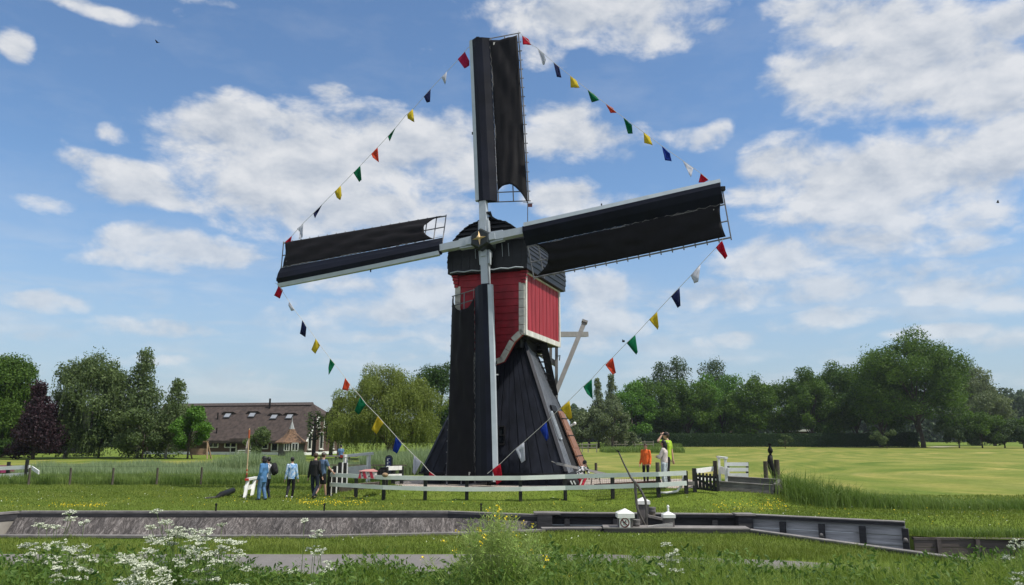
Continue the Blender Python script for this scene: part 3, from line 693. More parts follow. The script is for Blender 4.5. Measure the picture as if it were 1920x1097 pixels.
# side walls
for sg in (-1, 1):
    mb = MB(); Np = 18
    for i in range(Np):
        f0 = HF-.20-(HF-HB-.40)*i/Np; f1 = HF-.20-(HF-HB-.40)*(i+1)/Np+.012; o = .012*(i % 2)
        mb.prism([HL(sg*(HW-.06), f0, zS+.2), HL(sg*(HW-.06), f1, zS+.2), HL(sg*(HW-.06), f1, zE+.02), HL(sg*(HW-.06), f0, zE+.02)], hr*sg*(.05+o))
    mb.build('side_boarding', M('faded_red_boards', (.33, .034, .046), .6, .38, 5, (1, 1, .10), .3, spec=.2) if sg > 0 else red_paint, mill)
    mb = MB(); k = sg*HW
    mb.beam(HL(k, HF-.11, zS), HL(k, HF-.11, zE+.1), .20, .12, hr); mb.beam(HL(k, HB+.11, zS), HL(k, HB+.11, zE+.1), .20, .12, hr)
    mb.beam(HL(k, HF-.21, zS+.12), HL(k, HB+.21, zS+.12), .11, .24); mb.beam(HL(k, HF-.21, zE-.04), HL(k, HB+.21, zE-.04), .11, .2)
    mb.build('white_frame', trim_m, mill)
mb = MB(); mb.box(HL(0, (HF+HB)/2-.1, zS+.03), (2*HW-.1, HF-HB-.3, .08), (hr, hn, UP)); mb.build('floor', black_wood, mill)
mb = MB(); mb.box(HL(0, HB+.05, (zS+zE)/2), (2*HW-.22, .08, zE-zS), (hr, hn, UP)); mb.build('rear_wall', red_paint, mill)
# beams under the house
mb = MB(); mb.box(HL(0, -.3, zS-.24), (2.3, 3.2, .42), (hr, hn, UP)); mb.box(HL(0, 0, zS-.55), (1.5, 1.6, .3), (hr, hn, UP)); mb.box(HL(.2, -1.3, zS-.30), (2.6, .3, .36), (hr, hn, UP)); mb.build('carrying_beams', black_wood, mill)
mb = MB(); mb.box(BL(0, 0, zt1+.06), (2.1, 2.1, .2), (br, bnn, UP)); mb.build('body_cap', black_wood, mill)

# cap roof --------------------------------------------------------------------
roof_m = M('black_roof_boards', (.009, .010, .012), .45, .5, 2, (1, 1, 3), .25, spec=.3)
zl = zE-.04; RW = HW+.20
zsh = zat(452, 34.3); zap = zat(398, 33.4)
rp = [(RW, zl), (RW+.06, zl+.55), (RW+.02, zl+1.0), (RW-.12, zsh-.02), (RW-.42, zsh+.33), (RW*.52, zsh+.72), (RW*.26, zap-.22), (0, zap)]
F0 = HF+.42; B0_ = HB-.25
def rxy(sg, i, f, o=0.): return HL(sg*(rp[i][0]+o), f, rp[i][1]+o*.3)
hull = [HL(s, F0-.14, z) for s, z in rp]+[HL(-s, F0-.14, z) for s, z in rp[::-1][1:]]
core = MB(); core.prism([p-UP*.03 for p in hull], hn*(B0_+.05-F0+.14)); core.build('roof_core', black_wood, mill)
mb = MB()
def ri(t):                               # point along the roof profile, t 0..1 from eave to ridge
    n_ = len(rp)-1; k = min(int(t*n_), n_-1); u = t*n_-k; return Vector((rp[k][0]+(rp[k+1][0]-rp[k][0])*u, rp[k][1]+(rp[k+1][1]-rp[k][1])*u))
NL = 15
for sg in (-1, 1):
    for i in range(NL):
        a = ri(i/NL); b_ = ri((i+1)/NL+.008 if i < NL-1 else 1); d = (b_-a).normalized(); n_ = Vector((-d.y, d.x)); n_ = n_ if n_.x > 0 or n_.y > 0 else -n_
        if n_.x < -.01: n_ = -n_
        q = [a+n_*.005, a+n_*.055, b_+n_*.018, b_-n_*.01]
        mb.prism([HL(sg*p.x, F0-.02, p.y) for p in q], hn*(B0_-F0))
mb.build('roof_boards', roof_m, mill)
# front of the cap: plain boards below, lapped boards leaning back above
mb = MB(); zf = zat(449, 33.6)
low = [p for p in rp if p[1] <= zf]; wtop = RW-.10
poly = [(s, z) for s, z in low]+[(wtop, zf)]
poly = [(-s, z) for s, z in poly]+[(s, z) for s, z in poly[::-1]]
mb.prism([HL(s, F0, z-.01) for s, z in poly], hn*-.13)
for k in range(9):
    s = -RW+.2+k*(2*RW-.4)/8; mb.box(HL(s, F0+.006, (zl+zf)/2), (.012, .02, zf-zl-.1), (hr, hn, UP))
mb.build('gable_boards', roof_m, mill)
mb = MB(); ng = 6
def rw_at(z):
    return float(np.interp(z, [p[1] for p in rp], [p[0] for p in rp]))
for i in range(ng):
    z0 = zf+(zap+.04-zf)*i/ng; z1 = zf+(zap+.04-zf)*(i+1)/ng; w0 = rw_at(z0)+.05; w1 = max(rw_at(z1)+.04, .10)
    f0 = F0+.05-(z0-zf)*.10; f1 = F0+.0-(z1-zf)*.10
    mb.hexa([HL(-w0, F0-.3, z0), HL(w0, F0-.3, z0), HL(w0, f0, z0), HL(-w0, f0, z0)], [HL(-w1, F0-.3, z1), HL(w1, F0-.3, z1), HL(w1, f1-.045, z1), HL(-w1, f1-.045, z1)])
mb.build('gable_lapping', roof_m, mill)
mb = MB(); q = [HL(-.28, F0+.25, zap+.10), HL(.0, F0+.30, zap+.02), HL(.28, F0+.2, zap+.10), HL(.0, F0-.7, zap+.16)]; mb.prism(q, UP*.05); mb.beam(HL(0, F0-.3, zap+.02), HL(0, B0_, zap+.02), .35, .08); mb.build('ridge_board', roof_m, mill)
mb = MB()
for s in (-.55, .25, .75, 1.05): mb.tube([HL(s, F0+.03, zf-.15), HL(s+.04, F0+.03, zf-.75)], .012, 5)
mb.tube([HL(-RW+.1, F0+.03, zl+.05)]+[HL(-RW+.1+(2*RW-.2)*k/10, F0+.03, zl+.03+.05*(k % 2)) for k in range(11)], .03, 5)
mb.build('hanging_lines', grey_steel, mill)
# weather vane on a mast at the back of the cap
pv = P(989, 400, 37.6); mb = MB(); mb.tube([Vector((pv.x, pv.y, zap-.2)), P(989.5, 379, 37.6)], .02, 6); mb.beam(P(981, 379.5, 37.6), P(1000, 381, 37.6), .02, .02); v_ = mb.build('weather_vane', steel_dark, mill)
mb = MB(); mb.quad3([P(990, 388, 37.6), P(998, 388, 37.6), P(998, 381.5, 37.6), P(990, 381.5, 37.6)], .02); mb.build('vane_flag', M('faded_maroon', (.12, .04, .04), .6), v_)
# ladder (stair) at the back right, tail beams, braces ---------------------
Y1, Y2 = 37.2, 38.3
mb = MB(); a1, a2 = P(1013, 640, Y1), P(1030, 735, Y1+.3); b1, b2 = P(1024, 640, Y2), P(1041, 735, Y2+.3)
sA0, sA1 = P(1018, 640, 36.9), P(1040, 742, 37.6)
mb.beam(sA0, sA1, .08, .34, (1, 0, .2)); sB0, sB1 = P(988, 640, 36.9), P(1010, 742, 37.6); mb.beam(sB0, sB1, .08, .20, (1, 0, .2)); st_ = mb.build('stair', black_wood, mill)
mb = MB()
for k in range(9): mb.beam(sA0.lerp(sA1, (k+.4)/9), sB0.lerp(sB1, (k+.4)/9), .22, .05)
mb.build('stair_treads', black_wood, st_)
tail_m = M('tail_beam_grey', (.25, .245, .235), .6, .2, 3)
YT = 40.1
mb = MB(); mb.beam(HL(1.2, HB+.3, 0)*0+P(1046, 627, 39.4), P(1101, 627, 40.4), .22, .26); mb.build('tail_cross_beam', tail_m, mill)
tb = P(1096, 604, 40.2); te = P(1036, 752, 39.2)
mb = MB(); mb.beam(tb, te, .20, .22, (1, 0, 0)); mb.build('tail_beam', tail_m, mill)
mb = MB(); d = (tb-te).normalized(); mb.beam(tb-d*.05, tb+d*.07, .34, .30, (1, 0, 0)); mb.build('tail_beam_cap', tail_m, mill)
for px, y0, y1, Y in ((1032, 640, 740, 40.6), (1043, 640, 770, 40.0)):
    a, b_ = P(px, y1, Y), P(px+.5, y0, Y); mb = MB(); mb.beam(a, b_, .15, .15, (0, 1, 0)); mb.ball(b_, .085, 8, 6); mb.build('tail_post', tail_m, mill)
mb = MB(); mb.beam(P(1000, 655, 39.0), P(1043, 683, 40.3), .14, .26); mb.build('tail_brace', tail_m, mill)
mb = MB(); mb.tube([P(1024, 645, 40), P(1028, 664, 40), P(1038, 676, 40.1), P(1041, 690, 40.1)], .012, 5); mb.tube([P(1046, 668, 40), P(1050, 666, 40), P(1049, 676, 40)], .03, 5); mb.build('brake_rope', steel_dark, mill)
mb = MB(); mb.beam(P(1044, 869, 32.2), P(1140, 890, 34), .08, .10); mb.tube([P(1034, 865, 32), P(1046, 870, 32.3)], .02, 6); mb.build('boom', tail_m, mill)

# sails --------------------------------------------------------------------
TA, PH, RR, R0, VL, VM, VT, T1, T0, DN, DPH, BEND = .1015, .0784, 10.4472, 1.9868, .3616, .6476, 2.0643, .1039, .3508, .173, .0369, .2064
HUB = Vector((-1.2828, 33.6, 10.9429))
sn = Vector((-math.sin(TH)*math.cos(TA), -math.cos(TH)*math.cos(TA), math.sin(TA))); e1 = hr.copy(); e2 = e1.cross(-sn)
if e2.z < 0: e2 = -e2
board_m = M('black_sheet_metal', (.0045, .006, .013), .42, .5, .7, (1, 1, 1), .05, spec=.14)
edge_m = M('pale_blue_grey_edge', (.42, .47, .50), .4, .12, 2)
canvas_m = M('black_sailcloth', (.0068, .0060, .0070), .62, .4, 2, (1, 1, 1), .4, 3, spec=.16)
lat_m = M('grey_lattice_wood', (.17, .17, .18), .6, .3, 4)
rope_m = M('pale_rope', (.24, .23, .22), .8, .2, 8)
cord_m = M('bunting_cord', (.55, .54, .50), .7, .1, 8)
SP_ = {}
def make_sail(bi):
    a = math.pi/2-bi*math.pi/2+PH+(DPH if bi % 2 else 0); u = e1*math.cos(a)+e2*math.sin(a); v = e1*math.sin(a)-e2*math.cos(a)
    dn = DN if bi % 2 else -DN
    def S(r, w, h=0.):
        q = min(max((r-R0)/(RR-R0), 0), 1); t = T0+(T1-T0)*q
        return HUB+sn*(dn+BEND*(r/10)**2)+u*r+(v*math.cos(t)-sn*math.sin(t))*w+(v*math.sin(t)+sn*math.cos(t))*h
    SP_[bi] = S
    mb = MB(); N_ = 10                                       # stock
    rings = []
    for k in range(N_+1):
        r = RR*k/N_; s = .17-.06*k/N_
        c = HUB+sn*(dn+BEND*(r/10)**2)+u*r
        rings.append([c+v*x*s+sn*y*s for x, y in ((-1, -1), (1, -1), (1, 1), (-1, 1))])
    mb.loft(rings)
    for r0_, r1_ in ((.40, 1.05), ):                        # clamping plates by the hub
        for sg in (-1, 1):
            c0, c1 = HUB+sn*(dn+.0)+u*r0_+v*sg*.23, HUB+sn*dn+u*r1_+v*sg*.20; mb.beam(c0, c1, .06, .26, sn)
        mb.beam(HUB+sn*(dn+.19)+u*.42, HUB+sn*(dn+.19)+u*.7, .30, .06, sn)
    sail = mb.build('sail', grey_steel, mill)
    # leading board: a rounded sheet-metal nose wrapped around the stock
    mb = MB(); rings = []; NR = 24
    sec = [(-VL+.14, .10), (-VL+.30, .20), (0, .24), (.30, .18), (VM, .02), (VM, -.02), (.3, -.10), (0, -.22), (-VL+.14, -.16)]
    for k in range(NR+1):
        r = R0+(RR-R0)*k/NR; wv_ = .004*math.sin(k*1.7+bi)
        rings.append([S(r, w, h+wv_) for w, h in sec])
    mb.loft(rings); mb.build('leading_board', board_m, sail, smooth=False)
    mb = MB(); rings = []
    for k in range(NR+1):
        r = R0+.06+(RR-R0-.04)*k/NR; rings.append([S(r, w, h) for w, h in ((-VL-.01, .05), (-VL+.16, .125), (-VL+.16, .09), (-VL+.14, -.15), (-VL+.02, -.10))])
    mb.loft(rings); mb.build('leading_edge', edge_m, sail)
    # lattice
    mb = MB(); rb = R0+.02; re = RR+.04
    for w in (VM+.04, (VM+VT)/2+.02, VT): mb.tube([S(rb+(re-rb)*k/14, w, -.07) for k in range(15)], .028 if w < VT else .034, 6)
    nb2 = 19
    for k in range(nb2):
        r = rb+(re-rb)*k/(nb2-1); mb.tube([S(r, .1, -.10), S(r, VT+.10, -.10)], .028, 5)
    mb.build('lattice', lat_m, sail)
    # canvas, slack and hollow at its inner end
    NU, NV = 60, 12; V = np.zeros(((NU+1)*(NV+1), 3)); rg = np.random.default_rng(5+bi); ph = rg.random(6)*6
    ri_, ro_ = R0+1.05, RR-.22
    for i in range(NU+1):
        for j in range(NV+1):
            q = j/NV; e0 = ri_-.62*abs(2*q-1)**2.2 - .25*(q)
            if bi == 0: e0 = ri_-.30-.55*(2*abs(q-.35))**2
            e1_ = ro_+(.08*abs(2*q-1)**2)
            x = i/NU; r = e0+(e1_-e0)*x; w = VM+.015+(VT-.05-VM-.015)*q
            pull = (1-x)**3*.10*math.sin(math.pi*q); slack = .11*math.sin(math.pi*q)*(1-.3*x)
            wr = .022*math.sin(r*2.2+q*9+ph[0])+.014*math.sin(r*4.7-q*14+ph[1])+(.075*math.sin(q*17-r*1.3+ph[2])*math.exp(-(r-e0)/2.6)+.03*math.sin(q*8+r*2.6+ph[4]))*math.sin(math.pi*q)+.012*math.sin(q*27+r*.6+ph[3])
            V[i*(NV+1)+j] = S(r, w, .035+slack*.35+.8*wr*min(1, 4*q*(1-q)+.15)+pull)
    F = [(i*(NV+1)+j, (i+1)*(NV+1)+j, (i+1)*(NV+1)+j+1, i*(NV+1)+j+1) for i in range(NU) for j in range(NV)]
    mb = MB(); mb.add(V, F); cv = mb.build('canvas', canvas_m, sail, smooth=True)
    sm = cv.modifiers.new('thickness', 'SOLIDIFY'); sm.thickness = .012
    # lacing along the board, corner cleat, end fittings
    mb = MB(); zg = [S(R0+.9+(RR-R0-1.0)*k/34, VM+.02+(.045 if k % 2 else -.035), .045) for k in range(35)]; mb.tube(zg, .009, 4)
    mb.tube([S(R0+(RR-R0)*k/12, VM+.05, .04) for k in range(13)], .012, 4); mb.build('lacing', rope_m, sail)
    mb = MB(); mb.box(S(RR-.38, VM+.24, .03), (.14, .05, .14)); mb.build('cloth_patch', cream, sail)
    mb = MB(); mb.box(S(RR+.06, .05, .0), (.16, .2, .16)); mb.build('end_fitting', black_wood, sail); mb = MB(); mb.box(S(R0+(RR-R0)*.42, -VL-.05, -.06), (.05, .05, .12)); mb.build('hook', black_wood, sail)
    return sail
for bi in range(4): make_sail(bi)
# poll end with the gilt star
hubax = (e1, e2, sn); mb = MB()
def hexring(r, h, sq=1.): return [HUB+e1*r*math.cos(R_(60*k+30))*sq+e2*r*math.sin(R_(60*k+30))+sn*h for k in range(6)]
mb.loft([hexring(.47, -.85), hexring(.50, -.4), hexring(.50, .36), hexring(.42, .46)]); hub = mb.build('hub', M('dark_green_black_iron', (.012, .018, .017), .4, .3, 3), mill)
mb = MB(); pts = []
for k in range(8):
    rr_ = (.34 if k % 2 == 0 else .085); aa = R_(45*k+8); pts.append(HUB+e1*rr_*math.cos(aa)+e2*rr_*math.sin(aa)+sn*.475)
n0 = len(pts); mb.add(pts+[HUB+sn*.60, HUB+sn*.465], [(k, (k+1) % 8, 8) for k in range(8)]+[((k+1) % 8, k, 9) for k in range(8)]); mb.ball(HUB+sn*.57, .085, 10, 8)
mb.build('star', M('gilt', (.72, .52, .28), .4, .2, 5, metal=.5), hub)
mb = MB(); mb.tube([HUB-sn*.8, HUB-sn*2.4], .28, 12); mb.build('windshaft', black_wood, mill)

# ------------------------------------------------------------------ trees
bark = M('grey_brown_bark', (.075, .062, .048), .9, .45, 4, (1, 1, .3), .6)
birch_bark = M('pale_birch_bark', (.34, .33, .29), .85, .5, 3, (1, 1, 2.5), .3)
def lm(n, a, b, tr=.35): return leafmat(n, a, b, tr)
F_DARK = lm('dark_green_leaves', (.014, .036, .007), (.048, .092, .015))
F_MID = lm('mid_green_leaves', (.024, .058, .008), (.085, .145, .018))
F_BRIGHT = lm('fresh_green_leaves', (.035, .090, .010), (.10, .20, .025))
F_WILLOW = lm('yellow_green_willow_leaves', (.065, .092, .016), (.17, .205, .045))
F_GREY = lm('grey_green_willow_leaves', (.055, .078, .040), (.15, .18, .09))
F_BIRCH = lm('birch_leaves', (.036, .062, .022), (.115, .155, .055))
F_PURPLE = lm('copper_leaves', (.009, .005, .007), (.034, .014, .020), .2)
F_POP = lm('poplar_leaves', (.022, .046, .018), (.070, .105, .035))
F_FAR = lm('distant_leaves', (.030, .055, .030), (.075, .105, .055))
F_HEDGE = lm('hedge_leaves', (.008, .024, .007), (.028, .058, .013), .2)

def tree(name, label, cat, px, Y, top, rxp, bot, mat, n=16000, lf=None, style='round', trunk=.3, bk=None, group=None, lobes=34, seed=None, tpx=None, lean=0, ztop=None):
    r = np.random.default_rng(seed if seed is not None else int(px*7+top*13+Y) % 99991)
    base = Vector((P(px if tpx is None else tpx, 800, Y).x, Y, 0)); cx = P(px, 800, Y).x
    H = zat(top, Y); zb_ = max(zat(bot, Y), .25); rx = rxp/FOC*Y; ry = rx*.85
    t = thing(name, label, cat, base, group)
    zc = (H+zb_)/2; rz = (H-zb_)/2; lf = lf or .0018*Y+.10
    K = MB(); C = MB()
    th = zb_+rz*(.9 if style != 'poplar' else 1.6)
    K.tube([base-Vector((0, 0, .2)), base+Vector((0, 0, zb_*.5+.2)), Vector((base.x*.6+cx*.4+lean*.3, Y, zb_+rz*.35)), Vector((cx+lean, Y, th))], [trunk*1.25, trunk, trunk*.75, trunk*.3], 9)
    lob = []
    for k in range(lobes):
        for _ in range(30):
            d = r.normal(size=3); d /= np.linalg.norm(d)
            if style in ('round', 'willow') and d[2] < -.8: continue
            break
        q = r.random()**.45
        if style == 'poplar':
            zz_ = -1+2*(k+.5)/lobes; wr = math.sqrt(max(.03, 1-zz_*zz_))*(.4+.6*r.random()); a = k*2.4; p = np.array([math.cos(a)*wr*.78, math.sin(a)*wr*.78, zz_*.93]); lr = .30*(.7+.5*r.random())
        elif style == 'birch':
            zz_ = -1+2*((k+.5)/lobes)**.9; wr = ((1-zz_)*.5*.9+.04)*(.45+.55*r.random()); a = r.random()*6.28; p = np.array([math.cos(a)*wr*1.15, math.sin(a)*wr*1.15, zz_*.97+.05*r.normal()]); lr = (.30-.14*(zz_ > .3))*(.7+.7*r.random())
        else:
            p = d*(.34+.52*q); lr = .25*(.7+.7*r.random())
            if style == 'willow': p = d*(.42+.47*q); lr = .22*(.7+.7*r.random())
            p[:2] *= 1+.35*max(0, -p[2])
            # broader at the base of the crown, irregular outline
            p[:2] *= 1.0+.10*r.normal(); p[2] *= 1+.06*r.normal()
        c = np.array([cx+lean+p[0]*rx, Y+p[1]*ry, zc+p[2]*rz]); lob.append((c, lr*(rx+rz)/2*(.82 if lobes > 45 else 1) if style not in ('poplar', 'birch') else lr*rx*(1.4 if style == 'poplar' else 1.5), r.random()))
    for k in range(min(lobes, 16)):
        c, lr, _ = lob[(k*7) % lobes]; z0 = zb_+rz*(.1+.6*r.random()) if style not in ('poplar', 'birch') else max(zb_, c[2]-rz*.35)
        st0 = Vector((base.x*.35+cx*.65, Y, min(z0, th*.97))); mid = st0.lerp(Vector(c), .5)+Vector((0, 0, rz*.08))
        K.tube([st0, mid, Vector(c)], [trunk*.38, trunk*.24, trunk*.07], 5)
    per = [lr**2 for _, lr, _ in lob]; S_ = sum(per)
    for (c, lr, tn), w in zip(lob, per):
        m_ = max(20, int(n*w/S_*(.75 if style == 'willow' else 1)))
        d = r.normal(size=(m_, 3)); d /= np.linalg.norm(d, axis=1)[:, None]; rad = lr*(.35+.65*r.random(m_)**.5)*(1+.22*np.sin(d[:, 0]*5+tn*9)*np.cos(d[:, 1]*4+tn*5+d[:, 2]*3))
        pos = c+d*rad[:, None]*np.array([1, 1, .82])
        leaves(C, pos, lf, d*np.array([1, 1, 1.])+np.array([0, 0, .25]), tone=.5*tn*.7+.65*r.random(m_), r=r, down=.9 if style in ('willow', 'birch') else .1, asp=.34 if style == 'willow' else .6)
    # outer sprays that roughen the outline
    ns = n//9; d = r.normal(size=(ns, 3)); d[:, 2] = np.where(d[:, 2] < -.3, -d[:, 2], d[:, 2]); d /= np.linalg.norm(d, axis=1)[:, None]
    if style not in ('poplar', 'birch'):
        clump = np.array([l[0] for l in lob])[r.integers(0, lobes, ns)]; lr_ = np.array([l[1] for l in lob]).mean()
        pos = clump+d*lr_*(1+.28*r.random(ns)**2)[:, None]; leaves(C, pos, lf*.85, d, r=r)
    if style in ('willow', 'weep', 'birch'):
        nst = {'willow': 2200, 'weep': 1100, 'birch': 300}[style]; idx = r.integers(0, lobes, nst); L0 = {'willow': .20, 'weep': .22, 'birch': .12}[style]*rz*2
        pts = []
        for k in range(nst):
            c, lr, tn = lob[idx[k]]; d = r.normal(size=3); d /= np.linalg.norm(d); d[2] = abs(d[2])*.6
            p = c+d*lr*.95; L = L0*(.4+.9*r.random()); out = np.array([d[0], d[1], 0])*.22*L
            m_ = max(4, int(L/(lf*.42)))
            q = (np.arange(m_)+.5)/m_; pts.append(p+np.outer(q, out)*1.0*(1-q[:, None]*.5)+np.outer(-q**1.3*L, np.array([0, 0, 1]))+r.normal(size=(m_, 3))*lf*.16)
        pts = np.concatenate(pts); pts[:, 2] = np.maximum(pts[:, 2], .3)
        leaves(C, pts, lf*.95, tone=.25+.75*r.random(len(pts)), r=r, down=2.2, asp=.30)
    K.build('trunk', bk or bark, t, smooth=True); C.build('crown', mat, t)
    return t
YLf = 88
tree('tree', 'large dark green tree cut off by the left edge of the photo', 'tree', 2, 92, 660, 62, 858, F_MID, 30000, trunk=.35, lobes=40, style='weep')
tree('copper_tree', 'dark purple leaved tree between the two green trees at far left', 'tree', 68, 84, 720, 43, 848, F_PURPLE, 15000, trunk=.16, lobes=60, style='birch')
tree('weeping_birch', 'tallest drooping birch on the left with a leaning pale trunk', 'tree', 170, YLf, 654, 78, 862, F_BIRCH, 24000, trunk=.24, bk=birch_bark, lobes=70, style='weep', tpx=128, seed=4)
tree('birch_tree', 'loose pointed birch right of the tallest drooping birch', 'tree', 262, YLf+1, 660, 52, 862, F_BIRCH, 11000, trunk=.18, bk=birch_bark, lobes=80, style='birch', seed=5)
tree('birch_tree', 'slender birch with white trunk just left of the farmhouse roof', 'tree', 328, YLf-1, 712, 38, 838, F_BIRCH, 6000, trunk=.13, bk=birch_bark, lobes=60, style='birch', tpx=315, seed=6)
tree('young_tree', 'small bright green round tree in front of the farmhouse left end', 'tree', 356, YLf-3, 764, 38, 850, F_BRIGHT, 9000, trunk=.10, lobes=24, seed=9)
tree('shrub', 'dark broad shrub under the tallest drooping birch', 'shrub', 190, YLf+2, 776, 80, 868, F_DARK, 15000, trunk=.1, lobes=20, seed=12)
tree('shrub', 'dark leafy shrub at the foot of the loose pointed birch', 'shrub', 272, YLf-3, 762, 52, 866, F_BIRCH, 11000, trunk=.1, lobes=20, seed=13)
tree('shrub', 'dark shrub beneath the purple leaved tree at far left', 'shrub', 10, 90, 780, 64, 868, F_DARK, 10000, trunk=.1, lobes=16, seed=14)
tree('thorn_bush', 'round olive bush standing before the farmhouse windows', 'bush', 489, 80, 797, 27, 858, F_BIRCH, 6000, trunk=.12, lobes=16, seed=15, lf=.16)
tree('copper_tree', 'small dark purple tree between the farmhouse gable and the willow', 'tree', 636, 96, 733, 17, 838, F_PURPLE, 6500, trunk=.15, lobes=16, seed=16)
tree('weeping_willow', 'huge yellow green weeping willow left of the windmill', 'tree', 733, 84, 690, 104, 876, F_WILLOW, 80000, trunk=.5, lobes=120, style='willow', seed=17, lf=.2)
tree('tree', 'dark green tree rising behind the weeping willow', 'tree', 822, 120, 667, 46, 836, F_DARK, 11000, trunk=.4, lobes=26, seed=18)
def pollard(label, px, Y, top, rxp, seed):
    r = np.random.default_rng(seed); x = P(px, 800, Y).x; t = thing('pollard_tree', label, 'tree', (x, Y, 0), 'pruned trees in front of the gable')
    K = MB(); H = zat(top, Y); C = MB(); K.tube([(x, Y, -.1), (x+.05, Y, H*.5), (x, Y, H*.93)], [.26, .2, .1], 8)
    for z in np.linspace(H*.38, H*.93, 7):
        for sg in (-1, 1):
            L = rxp/FOC*Y*(.6+.5*r.random()); e = Vector((x+sg*L, Y+.3*r.normal(), z+.35)); K.tube([(x, Y, z), (x+sg*L*.6, Y, z+.1), e], [.08, .07, .09], 6)
            leaves(C, np.array(e)+r.normal(size=(60, 3))*.22, .20, r=r)
    K.build('trunk', M('dark_bark', (.025, .022, .02), .9, .4, 4), t); C.build('crown', F_DARK, t)
pollard('dark pruned tree with knobbly arms left of the gable windows', 590, 97, 777, 9, 1)
pollard('dark pruned tree with knobbly arms in front of the right half of the gable', 622, 97, 790, 10, 2)
# right of the mill
YR = 188
tree('poplar', 'grey green wispy poplar at the left end of the tree row', 'tree', 1122, 165, 712, 20, 834, F_GREY, 5000, trunk=.25, lobes=46, style='birch', seed=21)
tree('poplar', 'taller grey green wispy poplar beside the dark lime row', 'tree', 1148, 168, 705, 22, 834, F_GREY, 6000, trunk=.25, lobes=46, style='birch', seed=22)
tree('willow_bush', 'pale grey green bushy willow nearest the right side of the mill', 'tree', 1104, 160, 762, 40, 840, F_GREY, 9000, trunk=.3, lobes=22, seed=23)
tree('willow_bush', 'grey green bushy willow left of the dark lime row', 'tree', 1148, 158, 750, 36, 842, F_GREY, 8000, trunk=.3, lobes=20, seed=24)
tree('twin_poplar', 'dark poplar pair rising behind the left part of the lime row', 'tree', 1242, 235, 679, 25, 830, F_POP, 5500, trunk=.5, lobes=46, style='poplar', seed=25)
tree('twin_poplar', 'tall broad dark poplar behind the lime row, right of its pair', 'tree', 1274, 236, 671, 31, 830, F_POP, 6500, trunk=.5, lobes=50, style='poplar', seed=26)
tree('twin_poplar', 'dark rounded poplar standing alone behind the middle of the lime row', 'tree', 1344, 235, 665, 36, 830, F_POP, 7500, trunk=.5, lobes=28, seed=27)
row = [(1185, 722, 40, 'left end lime of the dark row, lowest against the wispy poplars'), (1232, 708, 44, 'bushy lime tree just below the dark poplar pair'), (1290, 708, 46, 'lime tree of the dark row directly behind the raised arm'),
       (1352, 697, 48, 'tallest rounded lime tree of the dark row, below the lone poplar'), (1412, 706, 44, 'lime tree of the dark row above the carved black post'), (1468, 710, 44, 'lime tree of the dark row behind the long tall grass patch'),
       (1522, 695, 42, 'pointed lime tree third from the right end of the row'), (1560, 684, 42, 'high lime tree second from the big oak'), (1606, 690, 40, 'lime tree at the right end of the row touching the big oak')]
for k, (px, tp, rx_, lab) in enumerate(row):
    tree('lime_tree', lab, 'tree', px, YR+(k % 2)*5, tp-5, rx_*1.32, 846, F_MID if k % 3 else F_BRIGHT if k in (0, 3) else F_MID, 19000, trunk=.4, lobes=54, seed=30+k, group='lime trees in the dark row', lf=.46)
tree('oak_tree', 'largest broad tree on the right with thick visible trunk', 'tree', 1714, 172, 626, 114, 822, F_MID, 56000, trunk=.48, lobes=90, seed=44, lf=.42, tpx=1728)
tree('oak_tree', 'broad dark tree filling the gap left of the largest tree', 'tree', 1650, 180, 668, 62, 845, F_DARK, 20000, trunk=.5, lobes=34, seed=45, lf=.42)
tree('willow_tree', 'tall grey green willow behind the right side of the largest tree', 'tree', 1832, 210, 676, 48, 826, F_GREY, 17000, trunk=.5, lobes=34, seed=46, style='weep')
tree('willow_tree', 'lower grey green willow below the tall one at right', 'tree', 1862, 200, 728, 40, 838, F_GREY, 6000, trunk=.4, lobes=20, seed=47)
for k, (px, tp, rx_, lab) in enumerate([(1795, 778, 32, 'small orchard tree nearest the largest tree'), (1838, 770, 36, 'tallest small orchard tree in front of the grey willow'), (1880, 778, 34, 'low orchard tree third from the largest tree'), (1915, 785, 28, 'low orchard tree at the right edge of the photo')]):
    tree('orchard_tree', lab, 'tree', px, 165, tp-2, rx_*1.15, 846, F_MID if k % 2 else F_POP, 11000, trunk=.14, lobes=36, seed=50+k, group='small orchard trees on the right', lf=.34)
for k, (px, tp, rx_) in enumerate([(1165, 812, 15), (1188, 808, 13), (1660, 806, 26), (1470, 815, 16)]):
    tree('garden_shrub', ['pale little shrub left of the far rail fence gate', 'pale little shrub beside the parked dark roof by the fence', 'brownish shrub behind the hedge near the largest trunk', 'small shrub behind the middle of the clipped hedge'][k], 'shrub', px, 160, tp, rx_, 836, F_GREY if k < 2 else F_BIRCH, 1800, trunk=.06, lobes=10, seed=60+k, lf=.3)
# far woods as one mass
def far_wood(label, runs, mat, seed):
    r = np.random.default_rng(seed); C = MB()
    for x0, x1, top, Y in runs:
        n = int((x1-x0)*110); pxs = r.uniform(x0, x1, n); xs = (pxs-960)/FOC*Y*1.0; h = zat(top, Y)*(1+.10*np.sin(pxs*.11+seed)+.07*np.sin(pxs*.37))
        z = h*r.random(n)**.75; leaves(C, np.column_stack([xs, Y+r.uniform(-8, 8, n), z]), .0036*Y, np.tile([0, -1, .6], (n, 1)), r=r, asp=.8)
    o = C.build('far_wood', mat); tag(o, label, 'wood', kind='stuff')
far_wood('distant bluish woodland closing the horizon', [(1070, 1130, 768, 330), (1560, 1960, 742, 330), (1130, 1560, 775, 330), (-40, 150, 790, 260), (560, 860, 790, 300), (-30, 420, 812, 180)], F_FAR, 3)

